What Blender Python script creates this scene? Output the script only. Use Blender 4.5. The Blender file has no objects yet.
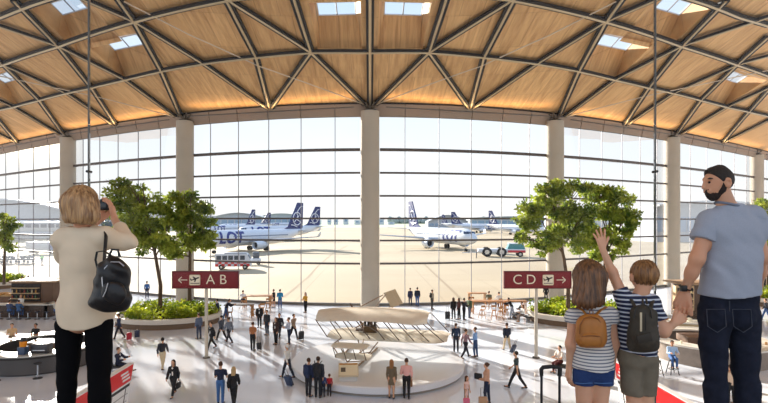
import bpy, bmesh, math, random
import numpy as np
from mathutils import Vector, Matrix
R = math.radians
SC = bpy.context.scene
COL = SC.collection
random.seed(7); np.random.seed(7)
CH = 8.0                      # camera height above the hall floor
FP = 500.0                    # focal length in pixels of a 768 wide frame
CX, CY = 370.0, 221.0         # where the straight-ahead direction meets the frame

# ---------------------------------------------------------------- camera
cam_data = bpy.data.cameras.new('camera')
cam_data.sensor_width = 36.0
cam_data.lens = 36.0 * FP / 768.0
cam_data.shift_x = (384.0 - CX) / 768.0
cam_data.shift_y = (CY - 201.5) / 768.0
cam_data.clip_start = 0.05; cam_data.clip_end = 6000
camera = bpy.data.objects.new('camera', cam_data)
COL.objects.link(camera)
camera.location = (0, 0, CH); camera.rotation_euler = (R(90), 0, 0)
SC.camera = camera

# ---------------------------------------------------------------- world
SUN_AZ = R(-34)               # left of straight ahead
SUN_EL = R(18)
def build_world():
    w = bpy.data.worlds.new('sky'); SC.world = w; w.use_nodes = True
    nt = w.node_tree; nt.nodes.clear()
    N = nt.nodes.new; L = nt.links.new
    out = N('ShaderNodeOutputWorld'); bg = N('ShaderNodeBackground')
    tc = N('ShaderNodeTexCoord'); sep = N('ShaderNodeSeparateXYZ')
    L(tc.outputs['Generated'], sep.inputs[0])
    ramp = N('ShaderNodeValToRGB'); cr = ramp.color_ramp
    cr.elements[0].position = 0.0; cr.elements[0].color = (1.0, 0.97, 0.93, 1)
    cr.elements[1].position = 1.0; cr.elements[1].color = (0.36, 0.56, 0.96, 1)
    e = cr.elements.new(0.08); e.color = (0.94, 0.97, 1.0, 1)
    e = cr.elements.new(0.26); e.color = (0.78, 0.87, 0.98, 1)
    e = cr.elements.new(0.45); e.color = (0.62, 0.78, 1.0, 1)
    L(sep.outputs[2], ramp.inputs[0])
    # thin cloud
    nz = N('ShaderNodeTexNoise'); nz.inputs['Scale'].default_value = 3.0; nz.inputs['Detail'].default_value = 5
    mp = N('ShaderNodeMapping'); mp.inputs['Scale'].default_value = (1, 1, 4)
    L(tc.outputs['Generated'], mp.inputs[0]); L(mp.outputs[0], nz.inputs['Vector'])
    cl = N('ShaderNodeMapRange'); cl.inputs[1].default_value = 0.45; cl.inputs[2].default_value = 0.75
    cl.inputs[3].default_value = 0.0; cl.inputs[4].default_value = 0.6
    L(nz.outputs[0], cl.inputs[0])
    mx = N('ShaderNodeMixRGB'); mx.inputs[2].default_value = (1, 1, 1, 1)
    L(cl.outputs[0], mx.inputs[0]); L(ramp.outputs[0], mx.inputs[1])
    # brightening around the sun
    d = Vector((math.sin(SUN_AZ) * math.cos(R(8)), math.cos(SUN_AZ) * math.cos(R(8)), math.sin(R(8))))
    dot = N('ShaderNodeVectorMath'); dot.operation = 'DOT_PRODUCT'; dot.inputs[1].default_value = d
    L(tc.outputs['Generated'], dot.inputs[0])
    pw = N('ShaderNodeMath'); pw.operation = 'POWER'; pw.inputs[1].default_value = 1400
    mx0 = N('ShaderNodeMath'); mx0.operation = 'MAXIMUM'; mx0.inputs[1].default_value = 0
    L(dot.outputs['Value'], mx0.inputs[0]); L(mx0.outputs[0], pw.inputs[0])
    ad = N('ShaderNodeMixRGB'); ad.blend_type = 'ADD'; ad.inputs[2].default_value = (4.0, 3.2, 2.0, 1)
    L(pw.outputs[0], ad.inputs[0]); L(mx.outputs[0], ad.inputs[1])
    L(ad.outputs[0], bg.inputs[0]); bg.inputs[1].default_value = 1.0
    L(bg.outputs[0], out.inputs[0])
build_world()
sun_d = bpy.data.lights.new('sun', 'SUN'); sun_d.energy = 12.0; sun_d.angle = R(0.8); sun_d.color = (1.0, 0.91, 0.80); sun_d.specular_factor = 0.35
sun = bpy.data.objects.new('sun', sun_d); COL.objects.link(sun)
sv = Vector((math.sin(SUN_AZ) * math.cos(SUN_EL), math.cos(SUN_AZ) * math.cos(SUN_EL), math.sin(SUN_EL)))
sun.rotation_euler = sv.to_track_quat('Z', 'Y').to_euler()
sun.location = sv * 300
vs = SC.view_settings
vs.view_transform = 'Standard'; vs.look = 'None'; vs.gamma = 1.0; vs.use_curve_mapping = False
vs.exposure = 0.2

# ---------------------------------------------------------------- materials
def lin(c):
    return tuple(((x / 255.0) / 12.92 if x / 255.0 <= 0.04045 else ((x / 255.0 + 0.055) / 1.055) ** 2.4) for x in c)
_M = {}
def mat(c, rough=0.6, metal=0.0, emit=0.0, noise=0.0, nscale=8.0, bump=0.0, spec=0.5, sss=0.0, name=None):
    key = (tuple(c), rough, metal, emit, noise, nscale, bump, spec, sss)
    if key in _M: return _M[key]
    m = bpy.data.materials.new(name or 'surface'); m.use_nodes = True
    nt = m.node_tree; b = nt.nodes['Principled BSDF']
    col = lin(c)
    b.inputs['Base Color'].default_value = (*col, 1)
    b.inputs['Roughness'].default_value = rough; b.inputs['Metallic'].default_value = metal
    b.inputs['Specular IOR Level'].default_value = spec
    if sss:
        b.inputs['Subsurface Weight'].default_value = sss
        b.inputs['Subsurface Radius'].default_value = (0.02, 0.008, 0.005); b.inputs['Subsurface Scale'].default_value = 0.5
    if emit:
        b.inputs['Emission Color'].default_value = (*col, 1); b.inputs['Emission Strength'].default_value = emit
    if noise or bump:
        tc = nt.nodes.new('ShaderNodeTexCoord'); nz = nt.nodes.new('ShaderNodeTexNoise')
        nz.inputs['Scale'].default_value = nscale; nz.inputs['Detail'].default_value = 6
        nt.links.new(tc.outputs['Object'], nz.inputs['Vector'])
        if noise:
            mr = nt.nodes.new('ShaderNodeMapRange'); mr.inputs[1].default_value = 0.3; mr.inputs[2].default_value = 0.7
            mr.inputs[3].default_value = 1 - noise; mr.inputs[4].default_value = 1 + noise
            nt.links.new(nz.outputs[0], mr.inputs[0])
            mx = nt.nodes.new('ShaderNodeVectorMath'); mx.operation = 'SCALE'; mx.inputs[0].default_value = col
            nt.links.new(mr.outputs[0], mx.inputs['Scale']); nt.links.new(mx.outputs[0], b.inputs['Base Color'])
        if bump:
            bp = nt.nodes.new('ShaderNodeBump'); bp.inputs['Strength'].default_value = bump; bp.inputs['Distance'].default_value = 0.02
            nt.links.new(nz.outputs[0], bp.inputs['Height']); nt.links.new(bp.outputs[0], b.inputs['Normal'])
    _M[key] = m
    return m

def glass_mat(name, tint=(1, 1, 1), refl=0.6, ior=1.35):
    m = bpy.data.materials.new(name); m.use_nodes = True; nt = m.node_tree; nt.nodes.clear()
    o = nt.nodes.new('ShaderNodeOutputMaterial'); t = nt.nodes.new('ShaderNodeBsdfTransparent'); g = nt.nodes.new('ShaderNodeBsdfGlossy')
    t.inputs[0].default_value = (*tint, 1); g.inputs['Roughness'].default_value = 0.01
    f = nt.nodes.new('ShaderNodeFresnel'); f.inputs[0].default_value = ior
    ml = nt.nodes.new('ShaderNodeMath'); ml.operation = 'MULTIPLY'; ml.inputs[1].default_value = refl
    mx = nt.nodes.new('ShaderNodeMixShader')
    nt.links.new(f.outputs[0], ml.inputs[0]); nt.links.new(ml.outputs[0], mx.inputs[0])
    nt.links.new(t.outputs[0], mx.inputs[1]); nt.links.new(g.outputs[0], mx.inputs[2]); nt.links.new(mx.outputs[0], o.inputs[0])
    return m

def stripes_mat(name, base, line, period, duty, rough=0.85, wob=0.004):
    """woven horizontal stripes that run round the garment"""
    m = bpy.data.materials.new(name); m.use_nodes = True; nt = m.node_tree; b = nt.nodes['Principled BSDF']
    b.inputs['Roughness'].default_value = rough
    N = nt.nodes.new; L = nt.links.new
    tc = N('ShaderNodeTexCoord'); sp = N('ShaderNodeSeparateXYZ'); L(tc.outputs['Object'], sp.inputs[0])
    nz = N('ShaderNodeTexNoise'); nz.inputs['Scale'].default_value = 6; L(tc.outputs['Object'], nz.inputs['Vector'])
    mu = N('ShaderNodeMath'); mu.operation = 'MULTIPLY_ADD'; mu.inputs[1].default_value = wob; L(nz.outputs[0], mu.inputs[0]); L(sp.outputs[2], mu.inputs[2])
    md = N('ShaderNodeMath'); md.operation = 'PINGPONG'; md.inputs[1].default_value = period / 2; L(mu.outputs[0], md.inputs[0])
    gt = N('ShaderNodeMath'); gt.operation = 'LESS_THAN'; gt.inputs[1].default_value = period / 2 * duty; L(md.outputs[0], gt.inputs[0])
    mx = N('ShaderNodeMixRGB'); mx.inputs[1].default_value = (*lin(base), 1); mx.inputs[2].default_value = (*lin(line), 1)
    L(gt.outputs[0], mx.inputs[0]); L(mx.outputs[0], b.inputs['Base Color'])
    return m

# ---------------------------------------------------------------- objects
def tag(o, label=None, cat=None, group=None, kind=None):
    if label: o['label'] = label
    if cat: o['category'] = cat
    if group: o['group'] = group
    if kind: o['kind'] = kind
    return o
def thing(name, label, cat, loc=(0, 0, 0), rz=0.0, group=None, kind=None):
    o = bpy.data.objects.new(name, None); COL.objects.link(o)
    o.location = loc; o.rotation_euler = (0, 0, rz); o.empty_display_size = 0.2
    return tag(o, label, cat, group, kind)
def link_mesh(name, me, parent=None, m=None):
    o = bpy.data.objects.new(name, me); COL.objects.link(o)
    if m is not None:
        me.materials.clear(); me.materials.append(m)
    if parent is not None: o.parent = parent
    return o
def kids(o): return [c for c in bpy.data.objects if c.parent == o]
def copy_tree(o, parent=None, loc=None, rz=None, label=None):
    c = o.copy(); COL.objects.link(c); c.parent = parent
    if loc is not None: c.location = loc
    if rz is not None: c.rotation_euler = (0, 0, rz)
    if label: c['label'] = label
    for ch in kids(o):
        copy_tree(ch, c)
    return c

class MB:
    def __init__(s): s.bm = bmesh.new(); s.uvq = None
    def box(s, c, size, bevel=0.0, rot=None, seg=2):
        r = bmesh.ops.create_cube(s.bm, size=1.0); vs_ = r['verts']
        M = Matrix.Translation(Vector(c)) @ (rot.to_4x4() if rot is not None else Matrix.Identity(4)) @ Matrix.Diagonal((*size, 1))
        bmesh.ops.transform(s.bm, matrix=M, verts=vs_)
        if bevel > 0:
            es = list({e for v in vs_ for e in v.link_edges})
            bmesh.ops.bevel(s.bm, geom=es, offset=bevel, segments=seg, affect='EDGES', profile=0.5)
        return s
    def tube(s, pts, r, seg=10, caps=True, flat=1.0):
        pts = [Vector(p) for p in pts]; n = len(pts)
        rs = r if isinstance(r, (list, tuple)) else [r] * n
        prev = None; rings = []
        for i, p in enumerate(pts):
            t = (pts[min(i + 1, n - 1)] - pts[max(i - 1, 0)]).normalized()
            if prev is None:
                a = Vector((0, 0, 1)) if abs(t.z) < 0.9 else Vector((1, 0, 0))
                u = t.cross(a).normalized()
            else:
                u = (prev - t * prev.dot(t)).normalized()
            prev = u; v = t.cross(u)
            rings.append([s.bm.verts.new(p + (u * math.cos(2 * math.pi * k / seg) + v * flat * math.sin(2 * math.pi * k / seg)) * rs[i]) for k in range(seg)])
        for a, b in zip(rings, rings[1:]):
            for k in range(seg):
                s.bm.faces.new((a[k], a[(k + 1) % seg], b[(k + 1) % seg], b[k]))
        if caps:
            s.bm.faces.new(rings[0][::-1]); s.bm.faces.new(rings[-1])
        return s
    def cyl(s, p0, p1, r0, r1=None, seg=16): return s.tube([p0, p1], [r0, r0 if r1 is None else r1], seg)
    def lathe(s, prof, c=(0, 0, 0), seg=32, axis='Z', a0=0.0, a1=2 * math.pi):
        c = Vector(c); full = abs(a1 - a0 - 2 * math.pi) < 1e-6; n = seg if full else seg + 1
        rings = []
        for k in range(n):
            a = a0 + (a1 - a0) * k / seg; ring = []
            for (r, z) in prof:
                if axis == 'Z': p = Vector((r * math.cos(a), r * math.sin(a), z))
                elif axis == 'X': p = Vector((z, r * math.cos(a), r * math.sin(a)))
                else: p = Vector((r * math.sin(a), z, r * math.cos(a)))
                ring.append(s.bm.verts.new(c + p))
            rings.append(ring)
        for k in range(n if full else n - 1):
            a, b = rings[k], rings[(k + 1) % n]
            for i in range(len(prof) - 1):
                s.bm.faces.new((a[i], b[i], b[i + 1], a[i + 1]))
        bmesh.ops.remove_doubles(s.bm, verts=s.bm.verts[:], dist=1e-5)
        return s
    def sphere(s, c, r, seg=16, rot=None):
        rr = bmesh.ops.create_uvsphere(s.bm, u_segments=seg, v_segments=max(6, seg // 2 + 2), radius=1.0)
        if not isinstance(r, (list, tuple)): r = (r, r, r)
        M = Matrix.Translation(Vector(c)) @ (rot.to_4x4() if rot is not None else Matrix.Identity(4)) @ Matrix.Diagonal((*r, 1))
        bmesh.ops.transform(s.bm, matrix=M, verts=rr['verts']); return s
    def prism(s, poly, vec):
        """closed polygon (3-D points) extruded by a vector"""
        vec = Vector(vec); a = [s.bm.verts.new(Vector(p)) for p in poly]; b = [s.bm.verts.new(Vector(p) + vec) for p in poly]
        s.bm.faces.new(a[::-1]); s.bm.faces.new(b); n = len(poly)
        for i in range(n): s.bm.faces.new((a[i], a[(i + 1) % n], b[(i + 1) % n], b[i]))
        return s
    def grid(s, rows, closed=False):
        V = [[s.bm.verts.new(Vector(p)) for p in row] for row in rows]
        for a, b in zip(V, V[1:]):
            n = len(a)
            for i in range(n if closed else n - 1):
                s.bm.faces.new((a[i], a[(i + 1) % n], b[(i + 1) % n], b[i]))
        return V
    def build(s, name, m, parent=None, smooth=True, angle=35, normals=True):
        if normals: bmesh.ops.recalc_face_normals(s.bm, faces=s.bm.faces[:])
        me = bpy.data.meshes.new(name); s.bm.to_mesh(me); s.bm.free()
        if smooth:
            me.shade_smooth()
            me.set_sharp_from_angle(angle=R(angle))
        return link_mesh(name, me, parent, m)

# ---------------------------------------------------------------- implicit surfaces for people and soft things
def surface_nets(F, lo, h):
    S = F < 0
    nx, ny, nz = F.shape
    cnt = np.zeros((nx - 1, ny - 1, nz - 1), np.int8)
    for a in (0, 1):
        for b in (0, 1):
            for c in (0, 1): cnt += S[a:nx - 1 + a, b:ny - 1 + b, c:nz - 1 + c]
    act = (cnt > 0) & (cnt < 8)
    I = np.argwhere(act)
    if len(I) == 0: return np.zeros((0, 3)), []
    idx = -np.ones(act.shape, np.int64); idx[tuple(I.T)] = np.arange(len(I))
    acc = np.zeros((len(I), 3)); num = np.zeros(len(I))
    corners = [(a, b, c) for a in (0, 1) for b in (0, 1) for c in (0, 1)]
    for p in corners:
        for ax in range(3):
            if p[ax]: continue
            q = list(p); q[ax] = 1
            fp = F[tuple((I + p).T)]; fq = F[tuple((I + q).T)]
            cr = (fp < 0) != (fq < 0)
            den = np.where(cr, fp - fq, 1.0); t = np.where(cr, fp / den, 0)
            pos = np.array(p, float)[None, :].repeat(len(I), 0); pos[:, ax] = t
            acc += pos * cr[:, None]; num += cr
    V = (I + acc / num[:, None]) * h + lo
    faces = []
    for ax in range(3):
        u, v = (ax + 1) % 3, (ax + 2) % 3
        sl0 = [slice(1, None)] * 3; sl0[ax] = slice(0, -1)
        sl1 = [slice(1, None)] * 3; sl1[ax] = slice(1, None)
        A = S[tuple(sl0)]; B = S[tuple(sl1)]
        E = np.argwhere(A != B)
        if len(E) == 0: continue
        inside = A[tuple(E.T)]
        base = E.copy(); base[:, u] += 1; base[:, v] += 1
        def cell(du, dv):
            c = base.copy(); c[:, u] += du; c[:, v] += dv
            ok = np.all((c >= 0) & (c < np.array(act.shape)), axis=1); c = np.clip(c, 0, np.array(act.shape) - 1)
            r = idx[tuple(c.T)]; r[~ok] = -1; return r
        a, b, c, d = cell(-1, -1), cell(0, -1), cell(0, 0), cell(-1, 0)
        ok = (a >= 0) & (b >= 0) & (c >= 0) & (d >= 0)
        Q = np.stack([a, b, c, d], 1); Q[~inside] = Q[~inside][:, ::-1]
        faces.append(Q[ok])
    return V, np.concatenate(faces)

def cap(a, b, ra, rb=None, flat=None):
    """tapered capsule; flat = (axis vector, factor) squashes it along an axis"""
    return ('c', np.array(a, float), np.array(b, float), ra, ra if rb is None else rb, flat)
def ell(c, r, rot=None): return ('e', np.array(c, float), np.array(r, float), rot)

def prim_dist(pr, P):
    if pr[0] == 'c':
        _, a, b, ra, rb, flat = pr
        if flat is not None:
            ax, f = np.array(flat[0], float), flat[1]
            ax = ax / np.linalg.norm(ax); k = 1.0 / f - 1.0
            P = P + ((P - a) @ ax)[..., None] * ax * k
            b = b + ((b - a) @ ax) * ax * k
        ab = b - a; L2 = max(ab @ ab, 1e-9)
        t = np.clip(((P - a) @ ab) / L2, 0, 1)
        d = np.linalg.norm(P - a - t[..., None] * ab, axis=-1) - (ra + (rb - ra) * t)
        if flat is not None: d = d * min(1.0, (1 + flat[1]) / 2)
        return d
    _, c, r, rot = pr
    Q = P - c
    if rot is not None: Q = Q @ rot
    k0 = np.linalg.norm(Q / r, axis=-1); k1 = np.linalg.norm(Q / (r * r), axis=-1)
    return np.where(k1 > 1e-9, k0 * (k0 - 1) / np.maximum(k1, 1e-9), -min(r))

def prim_box(pr):
    if pr[0] == 'c':
        m = max(pr[3], pr[4]); return np.minimum(pr[1], pr[2]) - m, np.maximum(pr[1], pr[2]) + m
    m = max(pr[2]); return pr[1] - m, pr[1] + m

def sdf_chunk(prims, h, k=0.02, off=0.0, cuts=(), disp=None, carve=()):
    bx = [prim_box(p) for p in prims]
    mg = off + 3 * h
    lo = np.min([b[0] for b in bx], 0) - mg; hi = np.max([b[1] for b in bx], 0) + mg
    n = np.ceil((hi - lo) / h).astype(int) + 1
    ax = [lo[i] + np.arange(n[i]) * h for i in range(3)]
    F = np.full(tuple(n), 1.0)
    def sub(pr, m):
        l, u = prim_box(pr)
        i0 = np.maximum(((l - m - lo) / h).astype(int), 0); i1 = np.minimum(((u + m - lo) / h).astype(int) + 2, n)
        sl = tuple(slice(i0[i], i1[i]) for i in range(3))
        G = np.stack(np.meshgrid(ax[0][sl[0]], ax[1][sl[1]], ax[2][sl[2]], indexing='ij'), -1)
        return sl, G
    for pr in prims:
        sl, G = sub(pr, k + off + 2.5 * h)
        if G.size == 0: continue
        d = prim_dist(pr, G); f = F[sl]
        hh = np.maximum(k - np.abs(f - d), 0) / k
        F[sl] = np.minimum(f, d) - hh * hh * k * 0.25
    F -= off
    for pr in carve:
        sl, G = sub(pr, 2.5 * h)
        if G.size: F[sl] = np.maximum(F[sl], -prim_dist(pr, G))
    if cuts or disp is not None:
        G = np.stack(np.meshgrid(*ax, indexing='ij'), -1)
        if disp is not None:
            near = np.abs(F) < 4 * h + 0.02
            F[near] += disp(G[near])
        for c in cuts: F = np.maximum(F, c(G))
    F[0] = F[-1] = 1; F[:, 0] = F[:, -1] = 1; F[:, :, 0] = F[:, :, -1] = 1
    return surface_nets(F, lo, h)

def sdf_obj(name, chunks, m, parent=None, origin=(0, 0, 0)):
    """chunks: list of dicts for sdf_chunk, all joined into ONE mesh"""
    Vs, Fs, n = [], [], 0
    for c in chunks:
        V, Q = sdf_chunk(**c)
        if len(V) == 0: continue
        Vs.append(V - np.array(origin, float)); Fs.append(Q + n); n += len(V)
    V = np.concatenate(Vs); Q = np.concatenate(Fs)
    me = bpy.data.meshes.new(name)
    me.vertices.add(len(V)); me.vertices.foreach_set('co', V.astype(np.float32).ravel())
    me.loops.add(len(Q) * 4); me.loops.foreach_set('vertex_index', Q.astype(np.int32).ravel())
    me.polygons.add(len(Q)); me.polygons.foreach_set('loop_start', (np.arange(len(Q)) * 4).astype(np.int32))
    me.update(); me.validate(); me.shade_smooth()
    return link_mesh(name, me, parent, m)

def text_bm(s, size, bold=0.0, depth=0.0):
    cu = bpy.data.curves.new('letters', 'FONT'); cu.body = s; cu.size = size; cu.align_x = 'CENTER'; cu.align_y = 'CENTER'
    cu.extrude = depth; cu.offset = bold; cu.resolution_u = 4
    o = bpy.data.objects.new('letters', cu); COL.objects.link(o)
    dg = bpy.context.evaluated_depsgraph_get(); dg.update()
    me = bpy.data.meshes.new_from_object(o.evaluated_get(dg))
    b = bmesh.new(); b.from_mesh(me)
    bpy.data.objects.remove(o); bpy.data.curves.remove(cu); bpy.data.meshes.remove(me)
    return b

# ---------------------------------------------------------------- geometry of the place
def q(px, py, Y):                      # a point seen at (px, py) of the photograph that stands Y metres ahead
    return Vector(((px - CX) * Y / FP, Y, CH - (py - CY) * Y / FP))
def fl(px, py, z=0.0):                 # the point of the floor (height z) seen at (px, py)
    return q(px, py, (CH - z) * FP / (py - CY))
FY0, FB, FC = 47.3, 24.6, 30.0
def yf(x): return FY0 + FB * (math.sqrt(1 + (x / FC) ** 2) - 1)       # the curved line of the glass wall
EDGE = 10.95
def roof_h(d): return EDGE + (0.2 * d if d < 40 else 8.0)
def roof_pt(x, d, drop=0.0): return Vector((x, yf(x) - d, CH + roof_h(d) - drop))
def roof_xd(dx, py, up=0.0):           # which place of the roof is seen there
    u, v = dx / FP, (CY - py) / FP
    lo_, hi_ = 2.0, 200.0
    f = lambda Y: (v * Y) - (roof_h(max(0, yf(u * Y) - Y)) + up)
    for _ in range(60):
        mid = (lo_ + hi_) / 2
        if f(mid) > 0: hi_ = mid
        else: lo_ = mid
    Y = hi_; return u * Y, yf(u * Y) - Y
def facade_at(dx):
    u = dx / FP; lo_, hi_ = 10.0, 300.0
    for _ in range(60):
        mid = (lo_ + hi_) / 2
        if mid < yf(u * mid): lo_ = mid
        else: hi_ = mid
    return u * hi_
# ================================================================ THE HALL
STEEL = mat((186, 166, 134), 0.35, 0.6); STEELD = mat((30, 25, 22), 0.7); MULL = mat((150, 150, 156), 0.5, 0.3)
TRANS = mat((88, 80, 78), 0.5, 0.3)
def floor_mat():
    m = bpy.data.materials.new('polished_floor'); m.use_nodes = True; nt = m.node_tree; b = nt.nodes['Principled BSDF']
    N = nt.nodes.new; L = nt.links.new
    tc = N('ShaderNodeTexCoord'); nz = N('ShaderNodeTexNoise'); nz.inputs['Scale'].default_value = 0.25; nz.inputs['Detail'].default_value = 4
    L(tc.outputs['Object'], nz.inputs['Vector'])
    rp = N('ShaderNodeValToRGB'); rp.color_ramp.elements[0].color = (*lin((220, 229, 244)), 1); rp.color_ramp.elements[1].color = (*lin((236, 241, 250)), 1)
    rp.color_ramp.elements[0].position = 0.35; rp.color_ramp.elements[1].position = 0.65
    L(nz.outputs[0], rp.inputs[0])
    br = N('ShaderNodeTexBrick'); br.offset = 0.0; br.inputs['Scale'].default_value = 1.0; br.inputs['Mortar Size'].default_value = 0.006
    br.inputs['Brick Width'].default_value = 3.0; br.inputs['Row Height'].default_value = 3.0
    br.inputs['Color1'].default_value = (1, 1, 1, 1); br.inputs['Color2'].default_value = (1, 1, 1, 1); br.inputs['Mortar'].default_value = (0.80, 0.80, 0.80, 1)
    L(tc.outputs['Object'], br.inputs['Vector'])
    mx = N('ShaderNodeMixRGB'); mx.blend_type = 'MULTIPLY'; mx.inputs[0].default_value = 1
    L(rp.outputs[0], mx.inputs[1]); L(br.outputs[0], mx.inputs[2]); L(mx.outputs[0], b.inputs['Base Color'])
    b.inputs['Roughness'].default_value = 0.10; b.inputs['Specular IOR Level'].default_value = 0.5
    return m
def wood_ceiling_mat():
    m = bpy.data.materials.new('plywood_ceiling'); m.use_nodes = True; nt = m.node_tree; b = nt.nodes['Principled BSDF']
    N = nt.nodes.new; L = nt.links.new
    tc = N('ShaderNodeTexCoord'); mp = N('ShaderNodeMapping'); mp.inputs['Scale'].default_value = (1.6, 0.14, 0.14)
    L(tc.outputs['Object'], mp.inputs[0])
    nz = N('ShaderNodeTexNoise'); nz.inputs['Scale'].default_value = 2.2; nz.inputs['Detail'].default_value = 7; nz.inputs['Roughness'].default_value = 0.65
    L(mp.outputs[0], nz.inputs['Vector'])
    rp = N('ShaderNodeValToRGB'); cr = rp.color_ramp
    cr.elements[0].position = 0.30; cr.elements[0].color = (*lin((186, 140, 88)), 1)
    cr.elements[1].position = 0.72; cr.elements[1].color = (*lin((232, 188, 130)), 1)
    L(nz.outputs[0], rp.inputs[0])
    br = N('ShaderNodeTexBrick'); br.offset = 0.5; br.inputs['Scale'].default_value = 1.0; br.inputs['Mortar Size'].default_value = 0.02
    br.inputs['Brick Width'].default_value = 1.5; br.inputs['Row Height'].default_value = 4.2
    br.inputs['Color1'].default_value = (1, 1, 1, 1); br.inputs['Color2'].default_value = (0.88, 0.86, 0.84, 1); br.inputs['Mortar'].default_value = (0.6, 0.56, 0.52, 1)
    L(tc.outputs['Object'], br.inputs['Vector'])
    mx = N('ShaderNodeMixRGB'); mx.blend_type = 'MULTIPLY'; mx.inputs[0].default_value = 1
    L(rp.outputs[0], mx.inputs[1]); L(br.outputs[0], mx.inputs[2]); L(mx.outputs[0], b.inputs['Base Color'])
    b.inputs['Roughness'].default_value = 0.7
    return m
def apron_mat():
    m = bpy.data.materials.new('apron_concrete'); m.use_nodes = True; nt = m.node_tree; b = nt.nodes['Principled BSDF']
    N = nt.nodes.new; L = nt.links.new
    tc = N('ShaderNodeTexCoord'); nz = N('ShaderNodeTexNoise'); nz.inputs['Scale'].default_value = 0.03; nz.inputs['Detail'].default_value = 8
    mp = N('ShaderNodeMapping'); mp.inputs['Scale'].default_value = (0.5, 1.5, 1); L(tc.outputs['Object'], mp.inputs[0]); L(mp.outputs[0], nz.inputs['Vector'])
    rp = N('ShaderNodeValToRGB'); rp.color_ramp.elements[0].color = (*lin((166, 148, 120)), 1); rp.color_ramp.elements[1].color = (*lin((184, 168, 140)), 1)
    rp.color_ramp.elements[0].position = 0.3; rp.color_ramp.elements[1].position = 0.7
    L(nz.outputs[0], rp.inputs[0])
    br = N('ShaderNodeTexBrick'); br.offset = 0.0; br.inputs['Scale'].default_value = 1.0; br.inputs['Mortar Size'].default_value = 0.05
    br.inputs['Brick Width'].default_value = 7.5; br.inputs['Row Height'].default_value = 7.5
    br.inputs['Color1'].default_value = (1, 1, 1, 1); br.inputs['Color2'].default_value = (0.95, 0.95, 0.95, 1); br.inputs['Mortar'].default_value = (0.78, 0.76, 0.74, 1)
    L(tc.outputs['Object'], br.inputs['Vector'])
    mx = N('ShaderNodeMixRGB'); mx.blend_type = 'MULTIPLY'; mx.inputs[0].default_value = 1
    L(rp.outputs[0], mx.inputs[1]); L(br.outputs[0], mx.inputs[2]); L(mx.outputs[0], b.inputs['Base Color'])
    b.inputs['Roughness'].default_value = 0.85
    return m
XS = [i * 3.0 for i in range(-34, 35)]
# floor of the hall, out to the curved glass
b = MB(); b.grid([[(x, -12, 0) for x in XS], [(x, yf(x), 0) for x in XS]])
tag(b.build('floor', floor_mat(), smooth=False), kind='structure')
# gallery slab the family stands on
b = MB(); b.box((0, -4.05, 6.3), (24, 16, 0.4))
tag(b.build('floor_gallery', mat((150, 146, 142), 0.4), smooth=False), kind='structure')
# apron outside
b = MB(); b.grid([[(x, yf(x) + 0.02, -0.03) for x in XS], [(x * 1.6, 230, -0.03) for x in XS], [(x * 6, 620, -0.03) for x in XS]])
tag(b.build('apron_ground', apron_mat(), smooth=False), kind='structure')
b = MB(); b.grid([[(x * 6, 620, -0.03) for x in XS], [(x * 30, 4800, -0.03) for x in XS]])
tag(b.build('grass_field', mat((176, 182, 150), 0.95, noise=0.2, nscale=0.01), smooth=False), kind='structure')

# ---------------------------------------------------------------- ceiling with skylight wells
sky_px = [(-33.5, 8, 41), (33.5, 8, 41), (-245, 42, 42), (245.5, 42, 42), (-301, 5, 38), (303, 5, 38), (-363, 77, 28), (365, 77, 28)]
wells = []
for dx, py, w in sky_px:
    x, d = roof_xd(dx, py, 1.55); Y = yf(x) - d
    hw = w * Y / FP / 2 * 0.93
    wells.append((x, d, hw))
def opening(x, d, hw):
    e = abs(x) * 0.075
    return (x - hw - 0.25 - (e if x > 0 else 0), x + hw + 0.25 + (e if x < 0 else 0), d - 2.9, d + 3.1)
xs = sorted(set([i * 3.0 for i in range(-33, 34)] + [v for w in wells for v in opening(*w)[:2]]))
rows_d = sorted(set([float(v) for v in range(0, 62, 3)] + [v for w in wells for v in opening(*w)[2:]]))
WOOD = wood_ceiling_mat()
def inside(xm, dm):
    for w in wells:
        a, b_, c, e = opening(*w)
        if a < xm < b_ and c < dm < e: return True
    return False
b = MB()
V = {(i, j): b.bm.verts.new(roof_pt(x, d)) for i, x in enumerate(xs) for j, d in enumerate(rows_d)}
for i in range(len(xs) - 1):
    for j in range(len(rows_d) - 1):
        if not inside((xs[i] + xs[i + 1]) / 2, (rows_d[j] + rows_d[j + 1]) / 2):
            b.bm.faces.new((V[i, j], V[i + 1, j], V[i + 1, j + 1], V[i, j + 1]))
for x, d, hw in wells:                      # the tapering timber shafts
    a0, a1, c0, c1 = opening(x, d, hw)
    o = [(a0, c0), (a1, c0), (a1, c1), (a0, c1)]
    t = [(x - hw, d - 0.72), (x + hw, d - 0.72), (x + hw, d + 0.72), (x - hw, d + 0.72)]
    O = [b.bm.verts.new(roof_pt(*p)) for p in o]; T = [b.bm.verts.new(roof_pt(*p, drop=-1.55)) for p in t]
    for k in range(4): b.bm.faces.new((O[k], O[(k + 1) % 4], T[(k + 1) % 4], T[k]))
o = b.build('ceiling', WOOD, smooth=False); tag(o, kind='structure')
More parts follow.
